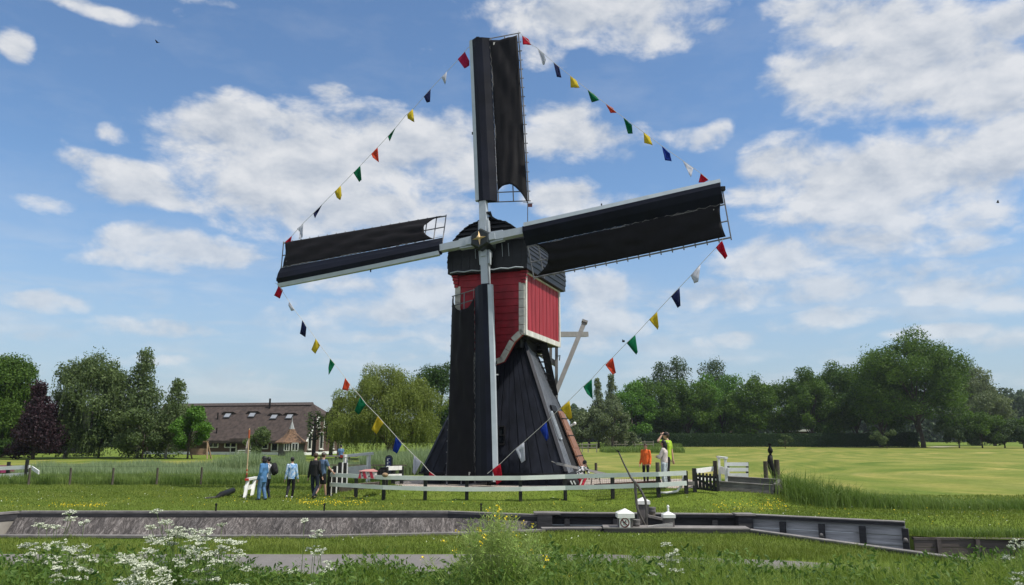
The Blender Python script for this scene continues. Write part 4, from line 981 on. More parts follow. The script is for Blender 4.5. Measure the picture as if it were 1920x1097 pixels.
# clipped hedges --------------------------------------------------------------
def hedge(label, x0, x1, top, Y, dp=1.6, dens=55):
    a, b_ = P(x0, 820, Y).x, P(x1, 820, Y).x; H = zat(top, Y); r = np.random.default_rng(int(x0)); mb = MB()
    mb.box(((a+b_)/2, Y+dp/2, H/2), (b_-a-.3, dp-.3, H-.2)); mb.hastone = True
    nf = int((b_-a)*H*dens); leaves(mb, np.column_stack([r.uniform(a, b_, nf), Y+.1*r.normal(size=nf), H*r.random(nf)]), .26, np.tile([0, -1, .3], (nf, 1)), r=r)
    nt_ = int((b_-a)*dp*dens); leaves(mb, np.column_stack([r.uniform(a, b_, nt_), Y+dp*r.random(nt_), H+.06*r.normal(size=nt_)]), .24, np.tile([0, 0, 1], (nt_, 1)), r=r, tone=.5+.5*r.random(nt_))
    ne = int(dp*H*dens)
    for xx in (a, b_): leaves(mb, np.column_stack([np.full(ne, xx)+.08*r.normal(size=ne), Y+dp*r.random(ne), H*r.random(ne)]), .26, np.tile([1 if xx > 0 else -1, 0, .2], (ne, 1)), r=r)
    tag(mb.build('clipped_hedge', F_HEDGE, loc=((a+b_)/2, Y, 0)), label, 'hedge')
hedge('long dark clipped hedge along the far edge of the mown meadow', 1206, 1700, 813.5, 182)
hedge('short clipped hedge block with a lighter side beside the largest trunk', 1703, 1723, 811, 176, 4)

# ------------------------------------------------------------------ farmhouse
A_ = R_(13); fc = Vector((P(572, 820, 103).x, 103, 0)); fa = Vector((-math.cos(A_), math.sin(A_), 0)); fb = Vector((math.sin(A_), math.cos(A_), 0))
farm = thing('farmhouse', 'long brown farmhouse with a big thatched roof and skylights', 'farmhouse', fc)
def FP(a, b_, z): return fc+fa*a+fb*b_+UP*z
thatch = M('dark_thatch', (.070, .052, .045), .95, .5, 2.2, (1, 1, .8), 1., 9, col2=(.034, .026, .024))
LN, DP, EZ, RZ = 24., 9.6, 1.95, 6.9
mb = MB(); mb.hexa([FP(0, 0, .25), FP(LN, 0, .25), FP(LN, DP, .25), FP(0, DP, .25)], [FP(0, 0, EZ+.3), FP(LN, 0, EZ+.3), FP(LN, DP, EZ+.3), FP(0, DP, EZ+.3)]); mb.build('wall', brick_m, farm)
mb = MB(); mb.hexa([FP(-.05, -.06, -.1), FP(LN, -.06, -.1), FP(LN, DP, -.1), FP(-.05, DP, -.1)], [FP(-.05, -.06, .36), FP(LN, -.06, .36), FP(LN, DP, .36), FP(-.05, DP, .36)]); mb.build('plinth', white_paint, farm)
gz = 5.35                                # gable end wall, cut by the half hip
g = [FP(-.01, .0, .3), FP(-.01, DP, .3), FP(-.01, DP, EZ), FP(-.01, DP*.5+1.5, gz), FP(-.01, DP*.5-1.5, gz), FP(-.01, 0, EZ)]
mb = MB(); mb.prism(g, fa*.3); mb.build('gable_wall', brick_m, farm)
mb = MB(); th_ = .38
def rf(a, b_, z): return FP(a, b_, z)
mid = DP*.5
def slab(mb, q): mb.hexa([p-UP*th_ for p in q], q)
slab(mb, [rf(-.35, -.5, EZ-.12), rf(LN+1, -.5, EZ-.12), rf(LN+1, mid, RZ), rf(1.6, mid, RZ)] if False else [rf(-.30, -.55, EZ-.10), rf(LN+1, -.55, EZ-.10), rf(LN+1, mid, RZ), rf(1.7, mid, RZ)])
slab(mb, [rf(LN+1, DP+.55, EZ-.10), rf(-.30, DP+.55, EZ-.10), rf(1.7, mid, RZ), rf(LN+1, mid, RZ)])
mb.add([rf(-.3, -.55, EZ-.1), rf(-.3, mid-1.7, gz+.05), rf(1.7, mid, RZ), rf(-.3, -.55, EZ-.48), rf(-.3, mid-1.7, gz-.3)], [(0, 2, 1), (3, 0, 1, 4)])
mb.add([rf(-.3, DP+.55, EZ-.1), rf(-.3, mid+1.7, gz+.05), rf(1.7, mid, RZ), rf(-.3, DP+.55, EZ-.48), rf(-.3, mid+1.7, gz-.3)], [(0, 1, 2), (3, 4, 1, 0)])
mb.add([rf(-.45, mid-1.75, gz+.0), rf(-.45, mid+1.75, gz+.0), rf(1.7, mid, RZ), rf(-.45, mid-1.75, gz-.35), rf(-.45, mid+1.75, gz-.35)], [(0, 2, 1), (3, 0, 1, 4)])
mb.hexa([rf(6.2, -.62, EZ-.25), rf(10.8, -.62, EZ-.25), rf(10.8, 0, EZ-.1), rf(6.2, 0, EZ-.1)], [rf(6.4, -.55, EZ+.18), rf(10.6, -.55, EZ+.18), rf(10, 1.2, EZ+1.25), rf(7, 1.2, EZ+1.25)])
roof = mb.build('roof', thatch, farm)
mb = MB()
for k in range(60):
    a = 1.6+(LN-.6)*k/60; mb.hexa([rf(a, mid-.45, RZ-.25), rf(a+.36, mid-.45, RZ-.25), rf(a+.36, mid+.45, RZ-.25), rf(a, mid+.45, RZ-.25)], [rf(a, mid-.12, RZ+.13), rf(a+.36, mid-.12, RZ+.13), rf(a+.36, mid+.12, RZ+.13), rf(a, mid+.12, RZ+.13)])
mb.build('ridge_cap', M('ridge_tiles', (.10, .082, .078), .9, .4, 6), roof)
slope = (rf(0, mid, RZ)-rf(0, -.55, EZ-.1)); sl_len = slope.length; slope.normalize(); snrm = fa.cross(slope); snrm = -snrm if snrm.z < 0 else snrm
def onroof(px, py):                      # where the view line meets the front roof plane
    o = Vector((0, 0, CH)); d = ray(px, py); p0 = rf(0, -.55, EZ-.1); t = (p0-o).dot(snrm)/d.dot(snrm); return o+d*t
glz = M('skylight_glass', (.30, .32, .35), .15, .1, 1, spec=.8)
for px, py in ((427, 780), (473, 779), (514, 782.5), (543, 782)):
    c = onroof(px, py); mb = MB()
    mb.box(c+snrm*.05+slope*-.02, (1.0, .95, .16), (fa, slope, snrm)); w_ = mb.build('skylight', M('skylight_frame', (.04, .04, .045), .5), farm)
    mb = MB(); mb.box(c+snrm*.145, (.80, .70, .02), (fa, slope, snrm)); mb.build('pane', glz, w_)
    mb = MB(); mb.hexa([c+fa*x*1.35+slope*y+snrm*-.05 for x, y in ((-1, .35), (1, .35), (1, 1.3), (-1, 1.3))], [c+fa*x+slope*y+snrm*h for x, y, h in ((-.7, .5, .34), (.7, .5, .34), (.3, 1.0, .05), (-.3, 1.0, .05))]); mb.build('thatch_brow', thatch, w_)
for px, py, h in ((408, 786, .9), (505.5, 765, 1.3), (406, 812, .7)):
    c = onroof(px, py); mb = MB(); mb.tube([c-UP*.2, c+UP*h], .09 if h < 1.2 else .13, 8); mb.build('flue', black_wood, farm)
def wall_win(a, z0, w, h, n, gable=False, door=False):
    """window or door on the long wall (a along it) or on the gable (a from the front corner)"""
    if gable: o = FP(-.04, a, 0); ux = fb; out = -fa
    else: o = FP(a, -.04, 0); ux = -fa; out = -fb
    mb = MB(); Z = UP
    c = [o+ux*0+Z*z0, o+ux*w+Z*z0, o+ux*w+Z*(z0+h), o+Z*(z0+h)]
    for i in range(4): mb.beam(c[i]+out*.03, c[(i+1) % 4]+out*.03, .12, .12, out)
    for k in range(1, n): mb.beam(c[0].lerp(c[1], k/n)+out*.02, c[3].lerp(c[2], k/n)+out*.02, .08, .08, out)
    if gable: mb.box((c[0]+c[1])/2+out*.08-Z*.1, (w+.3, .22, .12), (ux, out, Z))
    f = mb.build('door' if door else 'window', trim_m, farm)
    mb = MB(); mb.quad3([p+out*.015 for p in c], .02); mb.build('pane', glass_m if not door else black_wood, f)
def along(px): return (fc.x-P(px, 830, 104.5).x)/math.cos(A_)*1.0
for px, w, z0, h, n in ((417, 1.7, .95, .95, 2), (382, 1.5, .95, .9, 2), (322, 1.1, .9, .9, 1), (303, 1.1, .9, .9, 1), (470, 2.5, .8, 1.15, 3), (512, .9, .5, 1.45, 1)):
    wall_win(along(px), z0, w, h, n)
wall_win(along(577)+0, .3, .9, 1.6, 1) if False else wall_win(along(429), .2, .85, 1.72, 1, door=True)
for a, z0, w, h in ((.7, .75, .95, 2.1), (4.0, .75, .95, 2.2), (7.4, .75, .95, 2.1), (3.1, 3.65, .7, 1.25), (5.1, 3.65, .7, 1.25)):
    wall_win(a, z0, w, h, 1, True)
mb = MB(); mb.beam(FP(-.36, -.35, EZ-.35), FP(-.36, mid-1.75, gz-.35), .1, .22); mb.build('barge_board', white_paint, farm)
mb = MB(); mb.beam(FP(-.36, DP+.35, EZ-.35), FP(-.36, mid+1.75, gz-.35), .1, .22); mb.build('barge_board', white_paint, farm)
# garden pavilion
pc = P(545, 850, 98); pc.z = 0; pav = thing('garden_pavilion', 'small grey pavilion with pointed thatched roof and white spire', 'pavilion', pc)
def hexr(r, z, rot=15): return [pc+Vector((r*math.cos(R_(60*k+rot)), r*math.sin(R_(60*k+rot)), z)) for k in range(6)]
mb = MB(); mb.loft([hexr(1.5, -.1), hexr(1.5, 1.75)]); mb.build('wall', M('grey_pavilion_boards', (.11, .10, .095), .8, .3, 5), pav)
mb = MB(); mb.loft([hexr(1.45, 1.6), hexr(2.0, 1.52), hexr(2.0, 1.68), hexr(1.25, 2.15), hexr(.65, 2.75), hexr(.33, 3.3)]); mb.build('roof', M('brown_thatch', (.20, .12, .07), .95, .5, 5, bump=.6, col2=(.06, .04, .032)), pav)
mb = MB(); mb.loft([hexr(.34, 3.28), hexr(.05, 4.2), hexr(.02, 4.8)]); mb.build('spire', M('zinc_spire', (.35, .36, .36), .5), pav)
for px, w in ((537.5, .6), (553, .75)):
    c = P(px, 838, 96.4); mb = MB()
    for i, (dx, dz, ww, hh) in enumerate(((-w/2, 0, .08, .9), (w/2, 0, .08, .9), (0, 0, .06, .9), (0, .45, w+.08, .08), (0, -.45, w+.08, .08))): mb.box(c+Vector((dx, -.03*0, dz)), (ww, .08, hh))
    f = mb.build('window', white_paint, pav); mb = MB(); mb.box(c+Vector((0, .03, 0)), (w, .03, .9)); mb.build('pane', glass_m, f)
# far left barn
t = thing('barn', 'low dark barn with brown roof under the trees at far left', 'barn', P(60, 850, 112))
x0, x1 = P(-60, 800, 112).x, P(138, 800, 112).x
mb = MB(); mb.box(((x0+x1)/2, 115, 1.1), (x1-x0, 6, 2.3)); mb.build('wall', black_wood, t)
mb = MB(); mb.hexa([(x0-.3, 111.4, 2.1), (x1+.3, 111.4, 2.1), (x1+.3, 118.6, 2.1), (x0-.3, 118.6, 2.1)], [(x0-.3, 114.6, 3.9), (x1-1, 114.6, 3.9), (x1-1, 115.2, 3.9), (x0-.3, 115.2, 3.9)]); mb.build('roof', M('brown_barn_roof', (.12, .095, .08), .9, .3, 3), t)
# far house glimpses behind the hedge, far rail fence, swing bench, garden table
t = thing('garden_house', 'small pale house front glimpsed between the lime trunks behind the hedge', 'house', P(1392, 800, 200))
c = P(1392, 803, 200); mb = MB(); mb.box((c.x, 201.5, 1.7), (4.4, 3, 3.4)); mb.build('wall', M('pale_render', (.38, .34, .24), .8), t)
mb = MB(); mb.prism([(c.x-2.6, 199.7, 3.4), (c.x+2.6, 199.7, 3.4), (c.x, 199.7, 5.0)], (0, 3.6, 0)); mb.build('roof', brick_m, t)
mb = MB()
for k in range(4): mb.box((c.x-1.5+k, 199.96, 2.2), (.45, .06, 1.5))
mb.build('window', glass_m, t)
t = thing('garden_house', 'white low roof glimpsed through the trees behind the right part of the hedge', 'house', P(1485, 800, 205))
c = P(1487, 800, 205); mb = MB(); mb.box((c.x, 207, 1.8), (7, 4, 3.6)); mb.build('wall', brick_m, t); mb = MB(); mb.box((c.x, 206.5, 3.9), (8, 5.5, .5)); mb.build('roof', white_paint, t)
def rail_fence(name, label, pts, zr, pw, rw, pm, rm, ht, cat='fence', ground=None, group=None):
    t = thing(name, label, cat, pts[0], group)
    for p in pts: mb = MB(); g_ = p.z; mb.box((p.x, p.y, g_+ht/2-.1), (pw, pw, ht+.2)); mb.build('post', pm, t)
    for zz in zr:
        mb = MB()
        for i in range(len(pts)-1): mb.beam(pts[i]+UP*zz-Vector((0, pw*.6, 0)), pts[i+1]+UP*zz-Vector((0, pw*.6, 0)), rw[0], rw[1])
        mb.build('rail', rm, t)
    return t
fw = M('bleached_rail_wood', (.26, .24, .20), .9, .3, 3)
rail_fence('far_rail_fence', 'bleached wooden rail fence left of the clipped hedge far off', [Vector((P(px, 800, 165).x, 165, 0)) for px in (1139, 1155, 1171, 1190, 1208, 1224)], (.75, 1.25), .18, (.08, .16), fw, fw, 1.5)
rail_fence('far_rail_fence', 'old wooden rail fence just right of the mill body, far away', [Vector((P(px, 800, 120).x, 120, 0)) for px in (1076, 1091, 1102, 1118)], (.75, 1.2), .14, (.06, .12), fw, fw, 1.4)
t = thing('parked_car', 'dark car roof with pale windows seen behind the far rail fence', 'car', P(1163, 830, 172))
c = Vector((P(1161, 800, 172).x, 172, 0)); mb = MB(); mb.loft([[c+Vector((x, y, z)) for x, y in ((-2.1, -.85), (2.1, -.85), (2.1, .85), (-2.1, .85))] for z in (.35, .95)]); mb.hexa([c+Vector((x, y, .95)) for x, y in ((-1.6, -.8), (1.5, -.8), (1.5, .8), (-1.6, .8))], [c+Vector((x, y, 1.5)) for x, y in ((-1.2, -.65), (.9, -.65), (.9, .65), (-1.2, .65))]); mb.build('body', black_paint, t)
mb = MB(); mb.box(c+Vector((-.1, -.74, 1.22)), (2.2, .06, .32)); mb.build('window', glass_m, t)
for dx in (-1.3, 1.3):
    mb = MB(); mb.tube([c+Vector((dx, -.9, .33)), c+Vector((dx, -.7, .33))], .33, 12); mb.build('wheel', black_wood, t)
t = thing('bench_swing', 'brown wooden bench swing hanging from a slanting frame left of the farmhouse door', 'swing', P(372, 858, 86))
c = Vector((P(372, 850, 86).x, 86, 0)); wd = M('orange_brown_wood', (.28, .19, .12), .8, .3, 3)
mb = MB(); mb.box(c+Vector((0, 0, .75)), (1.7, .1, .7)); mb.box(c+Vector((0, -.3, .45)), (1.7, .6, .08)); mb.build('seat', wd, t)
for s in (-1.05, 1.05): mb = MB(); mb.beam(c+Vector((s+.18, -.6, -.1)), c+Vector((s-.15, 0, 1.8)), .12, .12); mb.beam(c+Vector((s+.18, .6, -.1)), c+Vector((s-.15, 0, 1.8)), .12, .12); mb.build('leg', wd, t)
mb = MB(); mb.beam(c+Vector((-1.3, 0, 1.84)), c+Vector((1.0, 0, 1.84)), .14, .14); mb.build('top_bar', wd, t)
t = thing('garden_table', 'pale garden table by the farmhouse wall left of the olive bush', 'table', P(457, 852, 92))
c = Vector((P(457, 850, 92).x, 92, 0)); mb = MB(); mb.box(c+Vector((0, 0, .78)), (1.3, .7, .06)); mb.build('tabletop', white_paint, t)
for x, y in ((-.55, -.28), (.55, -.28), (.55, .28), (-.55, .28)): mb = MB(); mb.box(c+Vector((x, y, .36)), (.09, .09, .78)); mb.build('leg', white_paint, t)

# ------------------------------------------------------------------ fences and posts near the mill
def V3(x, y): return Vector((x, y, float(hgt(x, y))))
def onY(px, Y): x = P(px, 800, Y).x; return V3(x, Y)
mf = [(619, 930), (667, 933), (719, 938), (797, 938), (875, 938), (976, 940), (1060, 938), (1149, 935), (1235, 932), (1287, 925)]
pts = [G(px, py) for px, py in mf]
rtop = [890, 892.5, 895, 896, 896.5, 896, 893.5, 891, 889, 886.5]; rlow = [908, 910.5, 913.5, 916, 917, 916.5, 914.5, 912, 909, 905.5]
fence_blk = M('black_fence_post', (.014, .015, .013), .6, .5, 5, bump=.2)
rail_m = M('greenish_white_rail', (.74, .78, .73), .5, .14, 1.5, bump=.05)
pts_f = pts
t = thing('rail_fence', 'low white two-rail fence with black posts curving in front of the windmill', 'fence', pts[3])
for i, p in enumerate(pts):
    h = zat(rtop[i]-3.5, p.y)-p.z; w = .13 if i else .20
    mb = MB(); mb.box(p+UP*(h/2-.1), (w, w, h+.2), taper=.96); mb.build('post', fence_blk, t)
for rr_ in (rtop, rlow):
    for i in range(len(pts)-1):
        a = Vector((pts[i].x, pts[i].y-.10, zat(rr_[i], pts[i].y))); b_ = Vector((pts[i+1].x, pts[i+1].y-.10, zat(rr_[i+1], pts[i+1].y)))
        mb = MB(); mb.beam(a, b_, .045, .155); mb.build('rail', rail_m, t)
# far rails at the left end: short row of black boards with white edges
lk = [(624, 32.6, 874), (633, 33.4, 868), (643, 34.3, 861), (652, 35.2, 862)]
t = thing('stepped_fence', 'short stepped row of black posts with white edges beside the lock balustrade', 'fence', onY(633, 33.4))
for px, Y, top in lk:
    p = onY(px-2, Y); h = zat(top+6, Y)-p.z; mb = MB(); mb.box(p+UP*(h/2-.05), (.17, .12, h+.1)); mb.build('post', fence_blk, t)
    mb = MB(); mb.box(p+Vector((.10, .0, h/2)), (.03, .13, h)); mb.build('edge_strip', white_paint, t)
# balustrade of the small lock
def balustrade(label, c0, c1, ht, zb_, thick=.14, legs=(.12, .88), lean=0., group=None):
    """white hand rail, two legs, one middle board, red painted end"""
    c0, c1 = Vector(c0), Vector(c1); d = (c1-c0).normalized(); t = thing('balustrade', label, 'railing', c0, group); s = d.cross(UP)
    mb = MB(); mb.beam(c0+UP*ht, c1+UP*ht, thick*1.3, thick*.8); mb.build('hand_rail', white_paint, t)
    for f in legs:
        q = c0.lerp(c1, f); mb = MB(); mb.beam(q+UP*zb_-d*lean, q+UP*(ht-.02), thick, thick, d); mb.build('leg', white_paint, t)
    mb = MB(); m0 = c0+UP*ht*.52; m1 = c1+UP*ht*.52; mb.beam(m0-s*thick*.7, m1-s*thick*.7, .05, ht*.26); mb.build('middle_board', white_paint, t)
    mb = MB(); mb.box(c0-d*.01+UP*ht, (thick*1.34, thick*.3, thick*.84), (s, d, UP)); mb.build('red_end', M('signal_red', (.55, .04, .03), .5), t)
    return t
b0, b1 = onY(643, 36), onY(700, 37.2)
balustrade('white lock balustrade standing left of the red and white striped box', b0, b1, zat(855.5, 36)-b0.z, -.2)
YG = G(1352, 911).y
b0, b1 = onY(1343, YG+1), onY(1359, YG-.5); b0.z = b1.z = onY(1352, YG).z
balustrade('tall narrow white balustrade behind the black picket gate', b0, b1, zat(858, YG)-b0.z, -.1, .085)
b0, b1 = onY(469, 31.8), onY(486, 33.2)
t = balustrade('white balustrade with a red end leaning beside the person in a denim jacket', b0, b1, zat(899, 31.8), 0., .11, lean=.35)
# red and white striped box on the rail
Yb = 30.7
t = thing('striped_box', 'small red and white striped box fixed on the fence rail', 'box', P(688, 896, Yb))
def PB(x, y, Y=Yb): return P(x, y, Y)
mb = MB(); mb.prism([PB(671, 897), PB(703, 898), PB(703, 884), PB(676, 882.5)], (0, .45, 0)); mb.build('box_body', M('box_white', (.60, .55, .55), .5, .1), t)
mb = MB(); mb.hexa([PB(671, 883.5)+Vector((0, -.03, 0)), PB(705, 884.5)+Vector((0, -.03, 0)), PB(705, 884.5)+Vector((0, .5, 0)), PB(671, 883.5)+Vector((0, .5, 0))], [PB(681, 881)+Vector((0, .1, 0)), PB(697, 880)+Vector((0, .1, 0)), PB(697, 880)+Vector((0, .4, 0)), PB(681, 881)+Vector((0, .4, 0))]); mb.build('lid', M('pink_lid', (.48, .22, .20), .6), t)
for xa in (671.5, 682.5, 695.5):
    mb = MB(); w = 4.5; o = Vector((0, -.012, 0)); mb.prism([PB(xa, 897)+o, PB(xa+w+1, 897.3)+o, PB(xa+w-2.5 if xa > 672 else xa+w, 884)+o, PB(xa-3.5 if xa > 672 else xa+3.5, 883.7)+o], (0, .01, 0)); mb.build('stripe', M('stripe_red', (.42, .03, .06), .5, .1), t)
for xa, ya in ((677.5, 886), (679.5, 892), (690, 886.5), (692, 893)):
    mb = MB(); mb.box(PB(xa, ya)+Vector((0, -.015, 0)), (.055, .012, .035)); mb.build('printed_mark', ink, t)
t = thing('wooden_cover', 'black slatted wooden cover with a rounded shoulder right of the striped box', 'cover', P(714, 890, 31.4))
mb = MB(); mb.prism([P(x, y, 31.3) for x, y in ((705, 891), (725, 891), (725, 876.5), (714.5, 876.5), (705, 884))], (0, .5, 0)); mb.build('body', black_wood, t)
mb = MB()
for k in range(6): mb.box(P(707.5+k*2.8, 885.5, 31.28), (.018, .02, .20))
mb.build('slats', dark_timber, t)
mb = MB(); mb.ball(P(722, 890.5, 30.2), (.12, .12, .085), 12, 8)
tag(mb.build('rope_ball', M('tan_rope', (.32, .22, .13), .95, .4, 25, bump=.8), loc=P(722, 890.5, 30.2), smooth=True), 'tan rope fender lying on the fence rail', 'fender')
t = thing('gauge_board', 'narrow rounded dark water gauge board with white marks', 'gauge', onY(731, 36))
g0 = onY(731, 36); hz_ = zat(853, 36); mb = MB(); w = .17
mb.prism([Vector((g0.x+x, 36, z)) for x, z in [(-w, g0.z-.2), (w, g0.z-.2), (w, hz_-.14), (w*.7, hz_-.04), (0, hz_), (-w*.7, hz_-.04), (-w, hz_-.14)]], (0, .06, 0)); mb.build('board', M('dark_grey_board', (.05, .055, .065), .6), t)
mb = MB(); mb.box((g0.x, 35.985, g0.z+.78), (.20, .02, .62)); mb.build('blue_plate', M('gauge_blue', (.01, .02, .12), .4, .1), t)
for k in range(4): mb = MB(); z = g0.z+.53+k*.15; mb.box((g0.x-.05, 35.972, z), (.05, .006, .10)); mb.box((g0.x-.0, 35.972, z+.05), (.10, .006, .02)); mb.build('mark', white_paint, t)
rp_ = [onY(px, Y) for px, Y in ((727, 33.4), (740, 33.8), (755.5, 34.2))]
t = thing('short_rail_fence', 'short white double rail on black posts left of the mill foot', 'fence', rp_[0])
for p in rp_: h = zat(875, p.y)-p.z; mb = MB(); mb.box(p+UP*(h/2-.1), (.15, .15, h+.2)); mb.build('post', fence_blk, t)
for yy in (878, 893): mb = MB(); a, b_ = rp_[0], rp_[2]; mb.beam(Vector((a.x, a.y-.1, zat(yy, a.y))), Vector((b_.x, b_.y-.1, zat(yy-1, b_.y))), .05, .17); mb.build('rail', white_paint, t)
t = thing('masonry_edge', 'low rough masonry edge behind the left end of the mill fence', 'wall', onY(675, 33))
a, b_ = onY(640, 33.6), onY(712, 33.2); mb = MB(); mb.hexa([a-UP*.2, b_-UP*.2, b_+Vector((0, .5, -.2)), a+Vector((0, .5, -.2))], [a+UP*.30, b_+UP*.22, b_+Vector((0, .5, .22)), a+Vector((0, .5, .30))]); mb.build('wall_block', M('old_masonry', (.17, .13, .11), .9, .5, 9, bump=.7), t)
t = thing('thin_rail', 'long thin weathered handrail across the ditch behind the balustrade', 'railing', onY(690, 42))
mb = MB(); mb.beam(P(620, 872, 41), P(762, 872.5, 43), .07, .06); mb.build('rail', post_wood, t)
for px in (628, 705, 752): p = onY(px, 42); mb = MB(); mb.box(p+UP*.35, (.09, .09, .9)); mb.build('post', post_wood, t)
t = thing('jetty', 'low weathered plank footbridge under the far person in blue', 'footbridge', onY(632, 58))
mb = MB(); a, b_ = P(596, 855, 57), P(662, 855.5, 60); mb.beam(a, b_, 1.0, .09); mb.build('deck', weathered, t)
for px in (602, 630, 655): p = P(px, 855, 58.5); mb = MB(); mb.box(p-UP*.55, (.12, .12, 1.1)); mb.build('post', post_wood, t)
# left wire fence posts
for k, (px, top) in enumerate([(65, 877), (141, 877), (220, 877), (302, 877), (384, 876)]):
    b_ = onY(px, 39.6+.1*k); h = zat(top, b_.y); mb = MB(); mb.tube([b_-UP*.2, b_+UP*h*.5+Vector((.01, 0, 0)), b_+UP*h], [.058, .055, .052], 8)
    tag(mb.build('fence_post', post_wood, loc=b_), ['grey wooden post nearest the white fence at far left', 'second round grey post from the left in the tall grass', 'middle one of the five round grey posts in the tall grass', 'fourth round grey post from the left in the tall grass', 'round grey post nearest the person in denim'][k], 'post', 'round posts along the reeds on the left')
mb = MB()
for z, lz in ((.45, 'lower'), (.92, 'upper')): mb.tube([onY(65, 39.6)+UP*z, onY(141, 39.7)+UP*z, onY(220, 39.8)+UP*z, onY(302, 39.9)+UP*z, onY(384, 40)+UP*z], .006, 4); tag(mb.build('fence_wire', steel_dark), lz+' thin wire strung between the round grey posts', 'wire'); mb = MB()
# right side posts
for px, top, Y, lab, w in [(1116, 868, 38, 'round post standing just right of the mill foot', .07), (1230.5, 867, G(1230.5, 925).y, 'round post between the child in orange and the cream sweater', .08), (1337.5, 864, G(1337, 908).y, 'brown post rising behind the tall narrow balustrade', .09), (1431, 865, G(1431, 906).y, 'round brown post left of the carved black post', .09), (1452, 862, G(1452, 903).y, 'thick grey post the carved black post leans against', .12)]:
    b_ = onY(px, Y); h = zat(top, Y)-b_.z; mb = MB(); mb.tube([b_-UP*.3, b_+UP*h*.5, b_+UP*h], [w, w*.97, w*.92], 9); tag(mb.build('wooden_post', post_wood, loc=b_), lab, 'post')
YQ = G(1452, 903).y-.25
t = thing('carved_post', 'carved black baluster shaped post leaning on a thick grey post', 'post', onY(1446, YQ))
def Q(x, y): return P(x, y, YQ)
mb = MB(); mb.tube([Q(1452, 902), Q(1449, 893)], [.045, .06], 8); mb.tube([Q(1450, 893), Q(1446.5, 880), Q(1444, 866), Q(1444, 854)], [.06, .12, .12, .09], 10); mb.build('lower_shaft', black_wood, t, smooth=True)
mb = MB(); mb.tube([Q(1444.5, 854), Q(1444.5, 851.5), Q(1444.5, 847), Q(1444, 843), Q(1443.5, 838), Q(1443, 834.5)], [.08, .04, .10, .10, .045, .035], 10); mb.build('baluster', black_wood, t, smooth=True)
mb = MB(); mb.tube([Q(1443, 835), Q(1442.8, 831.5)], [.06, .08], 10); mb.build('head', black_wood, t)
# slatted white gate panel
t = thing('slatted_panel', 'white panel of four broad horizontal slats right of the tall balustrade', 'gate', G(1382, 909))
YG = G(1382, 909).y
for y0, y1 in ((867, 874), (877, 884), (887.5, 894.5), (896.5, 904)):
    mb = MB(); a, b_ = P(1363, (y0+y1)/2, YG), P(1403, (y0+y1)/2, YG-.1); mb.beam(a, b_, .04, zat(y0, YG)-zat(y1, YG)); mb.build('slat', white_paint, t)
for px in (1365, 1401): mb = MB(); mb.beam(P(px, 912, YG+.05), P(px, 866.5, YG+.05), .09, .05, (0, 1, 0)); mb.build('upright', fence_blk, t)
# black picket gate
t = thing('picket_gate', 'small black picket gate with a diagonal brace at the right end of the fence', 'gate', G(1303, 924))
g0, g1 = G(1303, 922), G(1347, 927); z0a, z1a = g0.z+.03, g1.z+.05; g0.z = g1.z = 0; gY = g0.y
mb = MB(); mb.box((g0.x, g0.y, (zat(878, gY)+z0a)/2-.1), (.12, .12, zat(878, gY)-z0a+.2)); mb.build('gate_post', fence_blk, t)
for k in range(7):
    f = (k+.55)/6.6; q = g0.lerp(g1, f); zb_ = z0a+(z1a-z0a)*f; zt = zat(885.5+4*f, q.y)
    mb = MB(); q.z = 0; mb.hexa([q+Vector((x, y, zb_+.06)) for x, y in ((-.055, -.015), (.055, -.015), (.055, .015), (-.055, .015))], [q+Vector((x, y, zt)) for x, y in ((-.035, -.015), (.035, -.015), (.035, .015), (-.035, .015))]); mb.build('picket', fence_blk, t)
for f0, f1, ya, yb in ((0, 1, 892, 895.5), (0, 1, 915, 920), (.1, 1, 898, 917)):
    a = g0.lerp(g1, f0); b_ = g0.lerp(g1, f1); mb = MB(); mb.beam(Vector((a.x, a.y+.035, zat(ya, a.y))), Vector((b_.x, b_.y+.035, zat(yb, b_.y))), .03, .08); mb.build('gate_bar', fence_blk, t)
t = thing('white_rail', 'short slanting white rail behind the black picket gate', 'rail', P(1305, 883, 29))
mb = MB(); mb.beam(P(1305, 883.5, gY+.2), P(1338, 879, gY+2), .05, .17); mb.build('upper_rail', white_paint, t)
mb = MB(); mb.beam(P(1305, 898, gY+.3), P(1346, 897, gY+2), .05, .15); mb.build('lower_rail', white_paint, t)
t = thing('wood_edging', 'long dark wooden edging box of the small sluice on the right', 'sluice edge', P(1405, 915, 29))
e0, e1, e2_, e3 = G(1349, 919), G(1450, 926), G(1362, 911), G(1459, 917)
mb = MB(); mb.beam(e0+UP*.12, e1+UP*.12, .16, .34); mb.build('front_beam', weathered, t)
mb = MB(); mb.beam(e2_+UP*.15, e3+UP*.15, .16, .36); mb.build('rear_beam', weathered, t)
mb = MB(); mb.beam(e0+UP*.305, e1+UP*.305, .22, .03); mb.build('weathered_top', coping_m, t); mb = MB(); mb.beam(e2_+UP*.345, e3+UP*.345, .22, .03); mb.build('weathered_top', coping_m, t)
mb = MB(); mb.beam(e1+UP*.12+Vector((.1, 0, 0)), e3+UP*.14+Vector((.1, 0, 0)), .14, .44); mb.build('end_beam', weathered, t)
t = thing('grey_board', 'grey horizontal board between the fence end and the picket gate', 'board', P(1293, 907, 28.8))
mb = MB(); mb.beam(P(1288, 906.5, pts_f[-1].y), P(1302, 906.5, pts_f[-1].y), .05, .14); mb.build('board', coping_m, t)
